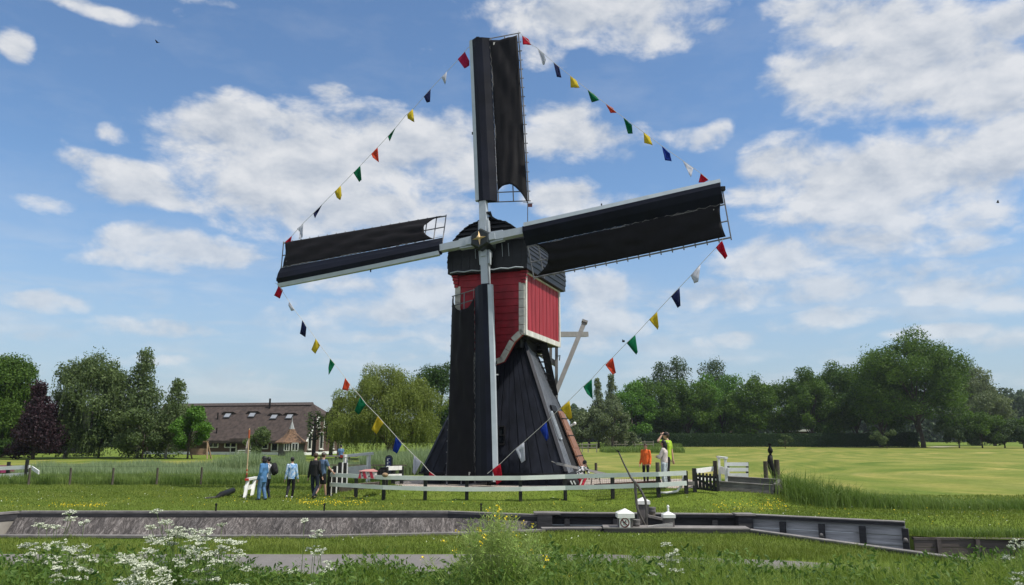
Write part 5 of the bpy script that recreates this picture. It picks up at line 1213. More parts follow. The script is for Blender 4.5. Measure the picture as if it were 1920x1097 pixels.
# white fence at the far left with a magenta vehicle behind
t = thing('rail_fence', 'white plank fence with dark posts cut off by the left edge', 'fence', onY(40, 42))
for px, Y, top in ((-30, 42.5, 868), (24.5, 42.2, 866), (58.5, 41.8, 862)): p = onY(px, Y); h = zat(top, Y); mb = MB(); mb.box(p+UP*(h/2-.1), (.13, .13, h+.2)); mb.build('post', fence_blk, t)
for y0, y1 in ((879, 875.5), (894, 889)): mb = MB(); mb.beam(P(-40, y0+1, 42.5), P(56, y1, 41.8), .05, .20); mb.build('rail', white_paint, t)
mb = MB(); mb.beam(P(60, 877, 41.7), P(73, 886, 40.2), .05, .18); mb.build('end_rail', white_paint, t)
mb = MB(); mb.tube([P(-5, 906, 41), P(10, 904.5, 41), P(18, 898, 41), P(20, 893, 41)], .05, 6); mb.build('curved_brace', white_paint, t)
t = thing('magenta_cart', 'low dark magenta cart parked behind the white fence at far left', 'cart', onY(5, 43.5))
c = onY(0, 43.6); mb = MB(); mb.hexa([c+Vector((x, y, .45)) for x, y in ((-1.2, -.6), (.75, -.6), (.75, .6), (-1.2, .6))], [c+Vector((x, y, .82)) for x, y in ((-1.2, -.5), (.6, -.5), (.6, .5), (-1.2, .5))]); mb.build('body', M('magenta_paint', (.16, .008, .045), .35, .1), t)
for dx in (-.7, .35): mb = MB(); mb.tube([c+Vector((dx, -.66, .25)), c+Vector((dx, -.5, .25))], .25, 14); mb.build('wheel', black_wood, t)
# pole by the denim jacket, black beam in the grass
t = thing('striped_pole', 'thin tall wooden pole with red and orange bands and a slack flag', 'pole', G(468, 932))
c = Vector((P(468, 800, 32.2).x, 32.2, 0)); zz = lambda y: zat(y, 32.2)
mb = MB(); mb.tube([c, c+UP*zz(888)], [.035, .033], 8); mb.build('dark_foot', M('pole_dark_red', (.12, .03, .02), .5), t)
mb = MB(); mb.tube([c+UP*zz(888), c+UP*zz(803)], [.030, .024], 8); mb.build('shaft', M('pale_pole_wood', (.50, .38, .22), .6, .2), t)
for y0, y1 in ((806, 822), (880, 883), (887, 890)): mb = MB(); mb.tube([c+UP*zz(y1), c+UP*zz(y0)], .038, 8); mb.build('band', M('pole_orange_red', (.42, .10, .04), .5), t)
mb = MB(); V = [c+Vector((-.02-.10*s*q, -.02+.03*math.sin(q*7), zz(812+q*38))) for q in (0, .25, .5, .75, 1) for s in (0, 1)]; mb.add(V, [(2*i, 2*i+1, 2*i+3, 2*i+2) for i in range(4)]); mb.build('slack_flag', M('pale_flag', (.45, .36, .32), .8), t)
t = thing('black_beam', 'black balance beam end lying in the grass left of the leaning balustrade', 'beam', G(415, 934))
a, b_ = G(404, 935), G(436, 928); mb = MB(); mb.tube([a+UP*.02, a.lerp(b_, .35)+UP*.10, b_+UP*.18], [.06, .13, .12], 9); mb.build('beam_end', black_wood, t, smooth=True)
a, b_ = G(385, 936), G(404, 935); mb = MB(); mb.beam(a+UP*.04, b_+UP*.06, .10, .05); mb.build('iron_strap', steel_dark, t)
# hose and netting at the right end of the mill fence
t = thing('wire_netting', 'grey wire netting hung along the back of the mill fence at right', 'netting', onY(1190, 29.4))
mb = MB(); na = [(1090, G(1090, 934).y+.3), (1150, pts_f[7].y+.25), (1236, pts_f[8].y+.25), (1284, pts_f[9].y+.2)]
for k in range(len(na)-1):
    a, b_ = onY(*na[k]), onY(*na[k+1]); n_ = int((b_-a).length/.09)
    for i in range(n_): q = a.lerp(b_, i/n_); mb.beam(q+UP*.05, q+UP*.62, .006, .006, (0, 1, 0))
    for z in np.arange(.05, .66, .09): mb.beam(a+UP*float(z), b_+UP*float(z), .006, .006)
mb.build('mesh', steel_dark, t)
mb = MB(); YH = pts_f[9].y; mb.tube([P(1238, 890, YH+.1), P(1262, 886, YH+.1), P(1284, 883, YH+.1)], .018, 6); mb.build('bent_pole', black_wood, t)
t = thing('white_hose', 'thick white hose curling down to the grass at the fence end', 'hose', G(1265, 925))
mb = MB(); mb.tube([P(1283, 888, YH+.15), P(1281, 900, YH+.15), P(1277, 912, YH+.1), P(1270, 921, YH+.05), G(1262, 925)+UP*.04, G(1250, 926)+UP*.03, G(1238, 926)+UP*.03], .045, 8); mb.build('hose', white_paint, t, smooth=True)
t = thing('loose_rail', 'rusty rail and sticks lying on the gravel right of the mill foot', 'scrap', onY(1150, 31))
mb = MB(); mb.beam(onY(1112, 31.3)+UP*.12, onY(1236, 30.6)+UP*.1, .06, .08); mb.build('rail', M('rusty_iron', (.12, .05, .035), .8, .4, 8), t)
mb = MB(); mb.tube([onY(1030, 30.9)+UP*.04, onY(1062, 30.8)+UP*.06, onY(1120, 30.8)+UP*.04], .025, 5); mb.build('stick', black_wood, t)
t = thing('iron_trestle', 'small black iron trestle on the gravel beside the crouching person', 'trestle', onY(1112, 31.6))
q = onY(1115, 31.6); mb = MB(); mb.beam(q+Vector((-.2, 0, .42)), q+Vector((.2, 0, .42)), .08, .05); mb.build('top_bar', black_wood, t)
for dx in (-.14, .14): mb = MB(); mb.beam(q+Vector((dx, 0, .4)), q+Vector((dx*1.4, 0, 0)), .03, .03); mb.build('leg', black_wood, t)
# mooring pins on the basin edge
for px, lab in ((405, 'small dark pin on the basin edge below the black beam'), (608, 'small dark pin on the basin edge below the buttercup patch'), (902, 'small dark mooring pin on the basin edge behind the rapeseed')):
    c = P(px, 953, 25.6); mb = MB(); mb.tube([Vector((c.x, 25.6, .05)), Vector((c.x, 25.6, .24))], [.03, .025], 6); mb.ball((c.x, 25.6, .26), .04, 8, 6); tag(mb.build('mooring_pin', black_wood, loc=(c.x, 25.6, .05)), lab, 'mooring pin')

# ------------------------------------------------------------------ bunting
TB = {'red': (.50, .012, .035), 'white': (.62, .64, .70), 'navy': (.014, .022, .085), 'yellow': (.66, .52, .04), 'green': (.006, .17, .07), 'orange': (.62, .08, .035), 'blue': (.012, .045, .32), 'magenta': (.45, .02, .09)}
FM = {}
def flagmat(c):
    if c not in FM:
        m, nt, b = newmat(c+'_flag_cloth'); b.inputs['Base Color'].default_value = (*TB[c], 1); b.inputs['Roughness'].default_value = .8; b.inputs['Specular IOR Level'].default_value = .15
        tr = nt.nodes.new('ShaderNodeBsdfTranslucent'); tr.inputs[0].default_value = (*TB[c], 1); mx = nt.nodes.new('ShaderNodeMixShader'); mx.inputs[0].default_value = .45
        nt.links.new(b.outputs[0], mx.inputs[1]); nt.links.new(tr.outputs[0], mx.inputs[2]); nt.links.new(mx.outputs[0], nt.nodes['Material Output'].inputs[0]); FM[c] = m
    return FM[c]
def bunting(label, cordpx, Ya, Yb_, flags, conv):
    cp = [conv(*q) for q in cordpx]; L = [0]
    for i in range(1, len(cp)): L.append(L[-1]+math.dist(cp[i], cp[i-1]))
    def Yat(px, py):                    # depth of the nearest point of the cord
        best = None
        for i in range(len(cp)-1):
            ax, ay = cp[i]; bx, by = cp[i+1]; dd_ = (bx-ax)**2+(by-ay)**2; u = max(0, min(1, ((px-ax)*(bx-ax)+(py-ay)*(by-ay))/dd_)); d = math.hypot(px-ax-u*(bx-ax), py-ay-u*(by-ay))
            if best is None or d < best[0]: best = (d, L[i]+u*(L[i+1]-L[i]))
        return Ya+(Yb_-Ya)*best[1]/L[-1]
    pts = [P(x, y, Ya+(Yb_-Ya)*l/L[-1]) for (x, y), l in zip(cp, L)]
    t = thing('bunting', label, 'bunting', pts[0], 'strings of coloured flags between the sails')
    mb = MB(); mb.tube(pts, .011, 5); mb.build('cord', cord_m, t)
    for j, (c, poly) in enumerate(flags):
        q = [conv(*p) for p in poly]; cxx = sum(a for a, _ in q)/len(q); cyy = sum(b for _, b in q)/len(q); Y = Yat(*q[0]); r = random.Random(j*7+len(label))
        n = len(q); ring = []
        for (x, y) in q: ring.append(P(x, y, Y+(.0 if (x, y) in (q[0], q[-1]) else r.uniform(-.12, .12))))
        ce = P(cxx, cyy, Y+r.choice((-.09, .09))); mids = []
        V = [ce]; m_ = 0
        for i in range(n):
            a, b_ = ring[i], ring[(i+1) % n]
            for k in range(3): V.append(a.lerp(b_, k/3)+(Vector((0, r.uniform(-.025, .025), 0)) if k else Vector()))
        m_ = len(V)-1; inner = [ce.lerp(V[1+i], .55)+Vector((0, r.uniform(-.03, .03), 0)) for i in range(m_)]
        F = [(0, 1+m_+i, 1+m_+(i+1) % m_) for i in range(m_)]+[(1+m_+i, 1+i, 1+(i+1) % m_, 1+m_+(i+1) % m_) for i in range(m_)]
        mb = MB(); mb.add(V+inner, F); o = mb.build('flag', flagmat(c), t, smooth=True); o['label'] = c+' flag'
        s = o.modifiers.new('thickness', 'SOLIDIFY'); s.thickness = .006
def tipY(bi, w): return SP_[bi](RR, w).y
bunting('string of flags from the top sail down to the left sail', [(1000, 80), (940, 125), (890, 185), (820, 260), (765, 318), (685, 410), (650, 440), (605, 495), (565, 540), (518, 590), (438, 675), (345, 770), (258, 858), (170, 945), (118, 1003), (75, 1042)], tipY(0, 0), tipY(3, VT),
 [('magenta', [(927, 143), (948, 185), (948, 207), (925, 221), (893, 177)]), ('white', [(843, 235), (835, 296), (818, 262)]), ('navy', [(767, 318), (764, 376), (748, 380), (735, 352)]), ('yellow', [(683, 410), (691, 472), (660, 455), (657, 438)]), ('green', [(604, 496), (575, 562), (567, 540)]),
  ('orange', [(519, 590), (525, 660), (496, 637), (489, 620)]), ('green', [(438, 676), (444, 742), (433, 752), (405, 708)]), ('yellow', [(346, 768), (351, 815), (344, 836), (328, 825), (318, 797)]), ('navy', [(259, 858), (248, 880), (226, 922), (218, 900)]), ('white', [(172, 946), (168, 1010), (150, 1020), (154, 990), (142, 970)]), ('red', [(118, 1003), (112, 1040), (98, 1074), (88, 1030)])],
 lambda X, Y: (500+.401*X, 40+.401*Y))
bunting('string of flags from the top sail down to the right sail', [(40, 62), (68, 92), (125, 150), (162, 172), (265, 262), (375, 350), (485, 438), (600, 527), (715, 617), (845, 712), (962, 800), (1090, 890), (1212, 975), (1265, 1020), (1350, 1080)], tipY(0, VT), tipY(1, 0),
 [('red', [(65, 90), (105, 115), (124, 152), (69, 150)]), ('white', [(163, 172), (205, 205), (218, 248), (208, 280), (198, 280)]), ('navy', [(266, 262), (303, 295), (318, 362), (288, 358)]), ('yellow', [(374, 350), (410, 375), (435, 427), (377, 427)]), ('green', [(485, 439), (530, 470), (561, 507), (512, 521)]), ('orange', [(601, 527), (650, 560), (671, 588), (633, 590)]),
  ('green', [(715, 617), (770, 665), (776, 722), (745, 722)]), ('yellow', [(845, 713), (885, 745), (904, 797), (850, 782)]), ('blue', [(963, 801), (1015, 848), (1026, 900), (983, 893)]), ('white', [(1095, 893), (1165, 945), (1150, 1003), (1135, 975)]), ('red', [(1213, 977), (1265, 1018), (1235, 1035), (1198, 1036)])],
 lambda X, Y: (960+.2918*X, 40+.2918*Y))
def c6(X, Y): return (1000+.3646*X, 430+.3646*Y)
def c2(X, Y): return (780+.2736*X, 640+.2736*Y)
bunting('string of flags from the right sail down to the lowest sail', [(1356, 446), (1354, 451), (1342, 465), (1313, 496), (1295, 517), (1273, 540), (1258, 556), (1231, 585), (1217, 600), (1191, 628), (1175, 643), (1149, 670), (1134, 683), (1109, 711), (1093, 725), (1067, 751), (1051, 765), c2(895, 550), c2(840, 600), c2(740, 690), c2(680, 740), c2(578, 838), c2(522, 880), (914, 888)], tipY(1, VT), tipY(2, -.3)-.15,
 [('red', [c6(*q) for q in ((970, 57), (999, 137), (986, 155), (938, 94))]), ('white', [c6(*q) for q in ((860, 183), (848, 270), (827, 278), (810, 238))]), ('navy', [c6(*q) for q in ((752, 302), (757, 393), (742, 405), (708, 346))]), ('yellow', [c6(*q) for q in ((637, 425), (645, 500), (640, 517), (595, 464))]), ('green', [c6(*q) for q in ((524, 543), (537, 632), (529, 645), (480, 586))]),
  ('orange', [c6(*q) for q in ((409, 658), (425, 738), (408, 748), (370, 697))]), ('green', [c6(*q) for q in ((301, 769), (306, 875), (275, 845), (257, 810))]), ('yellow', [c6(*q) for q in ((186, 881), (200, 970), (184, 980), (140, 920))]), ('blue', [c2(*q) for q in ((893, 555), (910, 660), (893, 685), (850, 605))]), ('white', [c2(*q) for q in ((741, 692), (749, 815), (723, 833), (682, 740))]), ('red', [c2(*q) for q in ((578, 838), (595, 950), (553, 985), (522, 880))])],
 lambda X, Y: (X, Y))
bunting('string of flags from the left sail down to the lowest sail', [(45, 30), (65, 42), (85, 75), (122, 132), (152, 178), (192, 230), (265, 330), (290, 368), (342, 437), (370, 470), (425, 543), (455, 585), (508, 645), (540, 688), (602, 750), (635, 788), (700, 860), (732, 897), (797, 963), (838, 1000), (880, 1050), (918, 1078), (975, 1092)], tipY(3, -.3), tipY(2, VT)-.1,
 [('red', [(66, 44), (88, 70), (72, 116), (40, 98)]), ('white', [(122, 132), (153, 178), (133, 183), (118, 152)]), ('navy', [(193, 231), (216, 272), (210, 325), (180, 305)]), ('yellow', [(266, 332), (290, 368), (264, 415), (242, 392)]), ('green', [(343, 437), (369, 472), (336, 530), (334, 490)]), ('orange', [(425, 543), (453, 578), (440, 615), (408, 608)]),
  ('green', [(508, 646), (540, 687), (498, 745), (475, 722)]), ('yellow', [(602, 751), (634, 787), (595, 850), (568, 822)]), ('blue', [(700, 862), (732, 905), (706, 955), (683, 940)]), ('white', [(797, 963), (838, 1000), (802, 1070), (790, 1055)]), ('red', [(882, 1050), (918, 1078), (878, 1078)])],
 lambda X, Y: (500+.3462*X, 520+.3462*Y))
# birds
for px, py, lab in ((1169, 641, 'small dark bird flying beside the lowest right green flag'), (1871, 380, 'tiny dark bird far off at the right edge of the sky'), (295, 80, 'tiny dark bird in the blue upper left sky')):
    c = P(px, py, 60); s = .11; mb = MB(); mb.ball(c, (s*1.1, s*.35, s*.3), 8, 6)
    for sg in (-1, 1): mb.hexa([c+Vector((-.10, .02, 0)), c+Vector((.12, .02, 0)), c+Vector((.12, .05, .01)), c+Vector((-.10, .05, .01))], [c+Vector((sg*.10-.02, sg*.2, .15)), c+Vector((sg*.10+.03, sg*.2, .15)), c+Vector((sg*.10+.03, sg*.21, .16)), c+Vector((sg*.10-.02, sg*.21, .16))])
    tag(mb.build('bird', black_wood, loc=c), lab, 'bird')

# ------------------------------------------------------------------ people
def skinm(n, c): return M(n, c, .55, .1, 8)
SK1 = skinm('skin_tan', (.42, .22, .15)); SK2 = skinm('skin_fair', (.50, .30, .22))
def cloth(n, c, var=.4, sc_=9): return M(n, c, .85, var, sc_, (1, 1, .6), bump=.9, bscale=14)
HAIRB = M('black_hair', (.010, .009, .009), .45, .4, 20); HAIRN = M('brown_hair', (.06, .035, .02), .5, .4, 20)
SHOEB = M('black_shoe', (.015, .015, .017), .5); SHOEW = M('white_shoe', (.65, .64, .62), .5)
def person(label, pos, H, face, skin, top, bottom, shoes, hair, J=None, sleeves='long', legs='long', hairstyle='short', topz=.47, hat=None, wide=1., legw=1., headdir=None):
    """pos: feet; face: heading in degrees (0 = away from the viewer, 90 = towards the left). Joints are fractions of H, x to the right, y forward."""
    J = J or {}
    j = dict(hd=(0, .005, .93), nk=(0, -.005, .845), ch=(0, -.01, .74), ws=(0, 0, .60), pv=(0, 0, .52),
             ls=(-.095, -.01, .795), rs=(.095, -.01, .795), le=(-.120, -.02, .63), re=(.120, -.02, .63), lw=(-.14, .03, .485), rw=(.14, .03, .485),
             lh=(-.052, 0, .50), rh=(.052, 0, .50), lk=(-.058, .015, .28), rk=(.058, .015, .28), la=(-.060, -.01, .045), ra=(.060, -.01, .045))
    j.update(J)
    A = R_(face); fx, fy = Vector((math.cos(A), math.sin(A), 0)), Vector((-math.sin(A), math.cos(A), 0)); pos = Vector(pos)
    def W_(v): return pos+(fx*v[0]+fy*v[1]+UP*v[2])*H
    K = {k: W_(v) for k, v in j.items()}
    t = thing('person', label, 'person', pos)
    def cap(mb, a, b_, ra, rb, n=8): mb.tube([a, a.lerp(b_, .5), b_], [ra*H, (ra+rb)*.5*H*1.03, rb*H], n); mb.ball(a, ra*H, n, 6); mb.ball(b_, rb*H, n, 6)
    def ring(c, rx, ry, n=14): return [c+(fx*rx*math.cos(2*math.pi*k/n)+fy*ry*math.sin(2*math.pi*k/n))*H for k in range(n)]
    def rem(o, vs, it=6):
        m_ = o.modifiers.new('remesh', 'REMESH'); m_.mode = 'VOXEL'; m_.voxel_size = vs; m_.use_smooth_shade = True
        s = o.modifiers.new('smooth', 'SMOOTH'); s.factor = .5; s.iterations = it
    hd = K['hd']; hf = Vector(fy) if headdir is None else (fx*headdir[0]+fy*headdir[1]+UP*headdir[2]).normalized(); hs = hf.cross(UP).normalized(); hu = hs.cross(hf).normalized()
    # body: one continuous surface
    B = MB()
    B.ball(hd+hu*.006*H, (.044*H, .054*H, .060*H), 14, 10, (hs, hf, hu)); B.ball(hd+hf*.012*H-hu*.028*H, (.034*H, .040*H, .040*H), 12, 8, (hs, hf, hu))
    B.ball(hd+hf*.058*H-hu*.008*H, (.008*H, .012*H, .014*H), 8, 6, (hs, hf, hu)); B.ball(hd+hf*.050*H-hu*.032*H, (.016*H, .008*H, .006*H), 8, 6, (hs, hf, hu))
    for sg in (-1, 1): B.ball(hd+hs*sg*.045*H-hu*.004*H, (.007*H, .011*H, .018*H), 8, 6, (hs, hf, hu))
    cap(B, K['nk']-UP*.02*H, hd-hu*.04*H, .032, .030)
    B.loft([ring(K['pv']-UP*.03*H, .085, .062), ring(K['ws'], .072, .052), ring(K['ch'], .092, .062), ring(K['ls'].lerp(K['rs'], .5), .10, .045), ring(K['nk'], .035, .032)])
    for s in 'lr':
        cap(B, K[s+'s'], K[s+'e'], .030, .024); cap(B, K[s+'e'], K[s+'w'], .024, .016)
        cap(B, K[s+'h'], K[s+'k'], .050, .032); cap(B, K[s+'k'], K[s+'a'], .033, .021)
        d = (K[s+'w']-K[s+'e']).normalized(); sd_ = d.cross(fy); sd_ = sd_.normalized() if sd_.length > .1 else fx; nn_ = sd_.cross(d).normalized()
        B.ball(K[s+'w']+d*.030*H, (.022*H, .012*H, .030*H), 10, 8, (nn_, sd_, d))
        for q, (o, ln) in enumerate(((-.016, .040), (-.0055, .046), (.0055, .043), (.016, .034))):
            a = K[s+'w']+d*.048*H+nn_*o*H; m_ = a+d*ln*.55*H; e = m_+(d*.8-sd_*.5*(1 if s == 'l' else -1)).normalized()*ln*.45*H; B.tube([a, m_, e], [.0056*H, .0054*H, .0045*H], 6)
        a = K[s+'w']+d*.018*H+nn_*.018*H; B.tube([a, a+(d*.6+nn_*.75).normalized()*.022*H, a+(d*.85+nn_*.5).normalized()*.040*H], [.008*H, .007*H, .0055*H], 6)
    bo = B.build('body', skin, t); rem(bo, .0085, 3)
    for sg in (-1, 1): mb = MB(); mb.ball(hd+hf*.050*H+hs*sg*.018*H+hu*.006*H, (.006*H, .004*H, .0045*H), 8, 6, (hs, hf, hu)); mb.build('eye', HAIRB, bo)
    # top
    T = MB(); g = .012*wide-.006; hem = W_((j['pv'][0], j['pv'][1], topz))
    T.loft([ring(hem, .088+g, .066+g), ring(K['ws'].lerp(hem, .45), .090+g, .066+g), ring(K['ws'].lerp(K['ch'], .5), .088+g, .062+g), ring(K['ch'], .098+g, .066+g), ring(K['ls'].lerp(K['rs'], .5)+UP*.005*H, .088+g*.5, .050+g*.5), ring(K['nk']-UP*.004*H, .043, .040)])
    for s in 'lr':
        if sleeves == 'long': wd_ = wide**.5; cap(T, K[s+'s'], K[s+'e'], .034*wd_, .031*wd_); cap(T, K[s+'e'], K[s+'e'].lerp(K[s+'w'], .93), .030*wd_, .025*wd_)
        else: cap(T, K[s+'s'], K[s+'s'].lerp(K[s+'e'], .62), .040, .036)
    to = T.build('top', top, t); rem(to, .011, 5)
    # trousers
    Q_ = MB(); Q_.loft([ring(K['pv']-UP*.035*H, .082, .064), ring(K['pv']+UP*.0*H, .090, .068), ring(K['ws']-UP*.02*H, .080, .060)])
    for s in 'lr':
        if legs == 'long': cap(Q_, K[s+'h'], K[s+'k'], .054*legw, .040*legw); cap(Q_, K[s+'k'], K[s+'a']+UP*.004*H, .040*legw, .030*legw)
        else: cap(Q_, K[s+'h'], K[s+'h'].lerp(K[s+'k'], .85), .054, .046)
    qo = Q_.build('trousers' if legs == 'long' else 'shorts', bottom, t); rem(qo, .011, 4)
    # shoes
    for s in 'lr':
        sh = (K[s+'a']-K[s+'k']).normalized(); ff = (fy-sh*fy.dot(sh)).normalized()
        mb = MB(); a = K[s+'a']+sh*.022*H; mb.ball(a-ff*.010*H, (.026*H, .034*H, .026*H), 10, 8, (fx, ff, -sh)); mb.ball(a+ff*.045*H+sh*.006*H, (.026*H, .050*H, .019*H), 10, 8, (fx, ff, -sh)); so_ = mb.build('shoe', shoes, t); rem(so_, .008, 3)
    # hair and hat
    mb = MB(); mb.ball(hd-hf*.006*H+hu*.014*H, (.052*H, .060*H, .061*H), 14, 10, (hs, hf, hu)); V = mb.V[0]
    cut = np.array(hd+hf*.030*H+hu*.016*H); hfv = np.array(hf+UP*-.35); k_ = ((V-cut)@hfv) > 0; V[k_] -= ((V[k_]-cut)@hfv)[:, None]*hfv*.85
    if hairstyle == 'long': mb.tube([hd-hf*.02*H+hu*.02*H, hd-hf*.035*H-hu*.05*H, hd-hf*.04*H-UP*.12*H, hd-hf*.035*H-UP*.19*H], [.046*H, .050*H, .044*H, .014*H], 10)
    if hairstyle == 'bob': mb.tube([hd-hf*.015*H+hu*.02*H, hd-hf*.02*H-hu*.05*H, hd-hf*.025*H-UP*.085*H], [.050*H, .056*H, .046*H], 10)
    ho = mb.build('hair', hair, t); rem(ho, .009, 3)
    if hat is not None:
        mb = MB(); mb.ball(hd+hu*.030*H, (.055*H, .060*H, .040*H), 14, 8, (hs, hf, hu)); mb.ball(hd+hf*.062*H+hu*.024*H, (.042*H, .048*H, .006*H), 12, 6, (hs, hf, hu)); o_ = mb.build('cap', hat, t); rem(o_, .008, 2)
    return t, K, (fx, fy), H
denim = cloth('denim_jacket_blue', (.075, .20, .40)); jeans = cloth('light_jeans', (.10, .20, .36)); blackc = cloth('black_cloth', (.012, .012, .014)); navyc = cloth('navy_cloth', (.012, .018, .035))
m, nt, b = newmat('tie_dye_cloth'); oc = nt.nodes.new('ShaderNodeTexCoord').outputs['Object']
nt.links.new(ramp(nt, noise(nt, mapping(nt, oc, (1, 1, .5)), 16, 4, .6, 1), [(.40, (.62, .66, .72)), (.52, (.30, .50, .75)), (.62, (.06, .20, .48))]), b.inputs['Base Color']); b.inputs['Roughness'].default_value = .85; tie = m
pA = V3(P(491, 930, 30.6).x, 30.6)
person('person in a long blue denim jacket and jeans seen in profile with black hair', pA, 1.66, 70, SK1, denim, jeans, SHOEB, HAIRB, dict(hd=(0, .0, .925), lw=(-.12, .05, .47), rw=(.12, .06, .47), la=(-.05, .05, .045), ra=(.05, -.06, .045), lk=(-.055, .04, .28)), hairstyle='bob', topz=.40, wide=1.25, legw=1.22)
pB = V3(P(500, 930, 31.3).x, 31.3)
_, K, (fx, fy), H_ = person('person in a white hooded top and dark trousers hidden behind the denim jacket', pB, 1.60, 80, SK1, cloth('white_hoodie', (.62, .63, .66)), navyc, SHOEB, HAIRB, dict(la=(-.05, .03, .045), ra=(.05, -.04, .045)), hairstyle='short')
c = K['ch']-fy*.15*H_-UP*.03*H_
t = thing('backpack', 'rounded black backpack worn behind the person in the denim jacket', 'backpack', c)
mb = MB(); mb.ball(c, (.16, .13, .25), 16, 12, (fx, fy, UP)); mb.ball(c-fy*.09-UP*.08, (.12, .07, .12), 12, 8, (fx, fy, UP)); mb.build('bag', blackc, t, smooth=True)
for s in (-1, 1): mb = MB(); mb.tube([c+fx*s*.08+fy*.08+UP*.18, c+fx*s*.10+fy*.22+UP*.27, c+fx*s*.10+fy*.37+UP*.12, c+fx*s*.10+fy*.2-UP*.16], .018, 6); mb.build('strap', blackc, t)
person('child in a blue and white tie-dye sweater and black trousers walking away', V3(P(545, 925, 31.6).x, 31.6), 1.60, 12, SK2, tie, blackc, SHOEW, HAIRB, dict(la=(-.085, -.13, .065), lk=(-.062, .02, .28), ra=(.035, .03, .045), hd=(.004, 0, .925), lw=(-.15, 0, .46), rw=(.15, .02, .46)), topz=.46, wide=1.2)
person('person in a black jacket and dark trousers walking away', V3(P(589, 925, 31.4).x, 31.4), 1.76, -15, SK2, blackc, navyc, SHOEB, HAIRN, dict(la=(-.03, .05, .045), ra=(.055, -.14, .075), rk=(.06, .03, .275), lw=(-.15, -.02, .46), rw=(.14, .06, .48)), topz=.49, wide=1.3)
person('person in a grey cap, blue T-shirt and black shorts touching the fence', V3(P(604, 925, 32.3).x, 32.3), 1.76, -40, SK2, cloth('slate_blue_shirt', (.10, .16, .26)), blackc, SHOEB, HAIRN, dict(rs=(.105, 0, .80), re=(.15, .06, .64), rw=(.17, .17, .53), la=(-.05, -.14, .08), lk=(-.06, .02, .275), ra=(.05, .06, .045)), sleeves='short', legs='short', hat=cloth('grey_cap_cloth', (.16, .155, .15)))
person('person in a light blue T-shirt far off in front of the willow', Vector((P(640, 830, 60).x, 60, .03)), 1.74, -5, SK2, cloth('light_blue_shirt', (.13, .25, .42)), blackc, SHOEB, HAIRB, sleeves='short')
pC = G(1212, 905); hC = 71/FOC*pC.y
person('child in a bright orange hooded sweater and black leggings looking down', pC, hC, 148, SK2, cloth('orange_cloth', (.75, .13, .02)), blackc, SHOEB, HAIRN, dict(hd=(-.02, .035, .915), lw=(-.14, .06, .46), rw=(.13, .07, .47), la=(-.05, .03, .045), ra=(.06, -.03, .045)), topz=.46, wide=1.25, headdir=(-.25, 1, -.65), legw=.9)
pD = G(1254, 909); hD = 95/FOC*pD.y
_, K, (fx, fy), H_ = person('person in a lime green T-shirt raising one arm to a dark cap', pD, hD, 75, SK2, cloth('lime_green_shirt', (.36, .55, .03)), blackc, SHOEB, HAIRN, dict(ls=(-.11, .02, .80), le=(-.08, .17, .825), lw=(-.03, .105, .925), hd=(0, .02, .925), re=(.13, -.07, .63), rw=(.12, -.09, .47), rs=(.105, -.04, .80)), sleeves='short', hat=blackc, headdir=(0, 1, .05))
pE = G(1247, 915); hE = 86/FOC*pE.y
person('person with long black hair in a cream sweater and pale trousers', pE, hE, 62, SK1, cloth('cream_sweater', (.62, .54, .50)), cloth('pale_trousers', (.50, .56, .58)), SHOEW, HAIRB, dict(le=(-.13, .06, .63), re=(.13, .06, .63), lw=(.02, .14, .66), rw=(-.02, .15, .64)), hairstyle='long', topz=.52, wide=1.25, legw=1.12)
# crouching person by the mill foot
pF = V3(P(1086, 905, 31.4).x, 31.4)
m, nt, b = newmat('black_white_print'); oc = nt.nodes.new('ShaderNodeTexCoord').outputs['Object']
nt.links.new(ramp(nt, noise(nt, oc, 11, 1, .5), [(.46, (.6, .6, .6)), (.50, (.03, .03, .03))]), b.inputs['Base Color']); b.inputs['Roughness'].default_value = .85
person('person in a black and white top and red trousers crouching by the mill', pF, 1.62, -50, SK2, m, cloth('crimson_trousers', (.50, .01, .04)), SHOEB, HAIRB,
       dict(hd=(0, .20, .585), nk=(0, .13, .52), ch=(0, .07, .44), ws=(0, -.02, .33), pv=(0, -.08, .27), ls=(-.10, .10, .49), rs=(.10, .10, .49), le=(-.12, .20, .36), re=(.12, .20, .36), lw=(-.07, .27, .26), rw=(.07, .27, .26), lh=(-.05, -.08, .26), rh=(.05, -.08, .26), lk=(-.08, .17, .30), rk=(.08, .17, .28), la=(-.07, .02, .045), ra=(.07, .02, .045)), topz=.24, headdir=(0, 1, -.5))
q = V3(P(1070, 905, 31.2).x, 31.2); t = thing('sports_bag', 'black bag with white stripes on the gravel by the mill plinth', 'bag', q)
mb = MB(); mb.ball(q+UP*.22, (.34, .18, .22), 14, 10); mb.build('bag', blackc, t, smooth=True)
for dx in (-.02, .10): mb = MB(); mb.beam(q+Vector((dx, -.172, .30)), q+Vector((dx+.08, -.172, .16)), .02, .05, (1, 0, 0)); mb.build('stripe', white_paint, t)

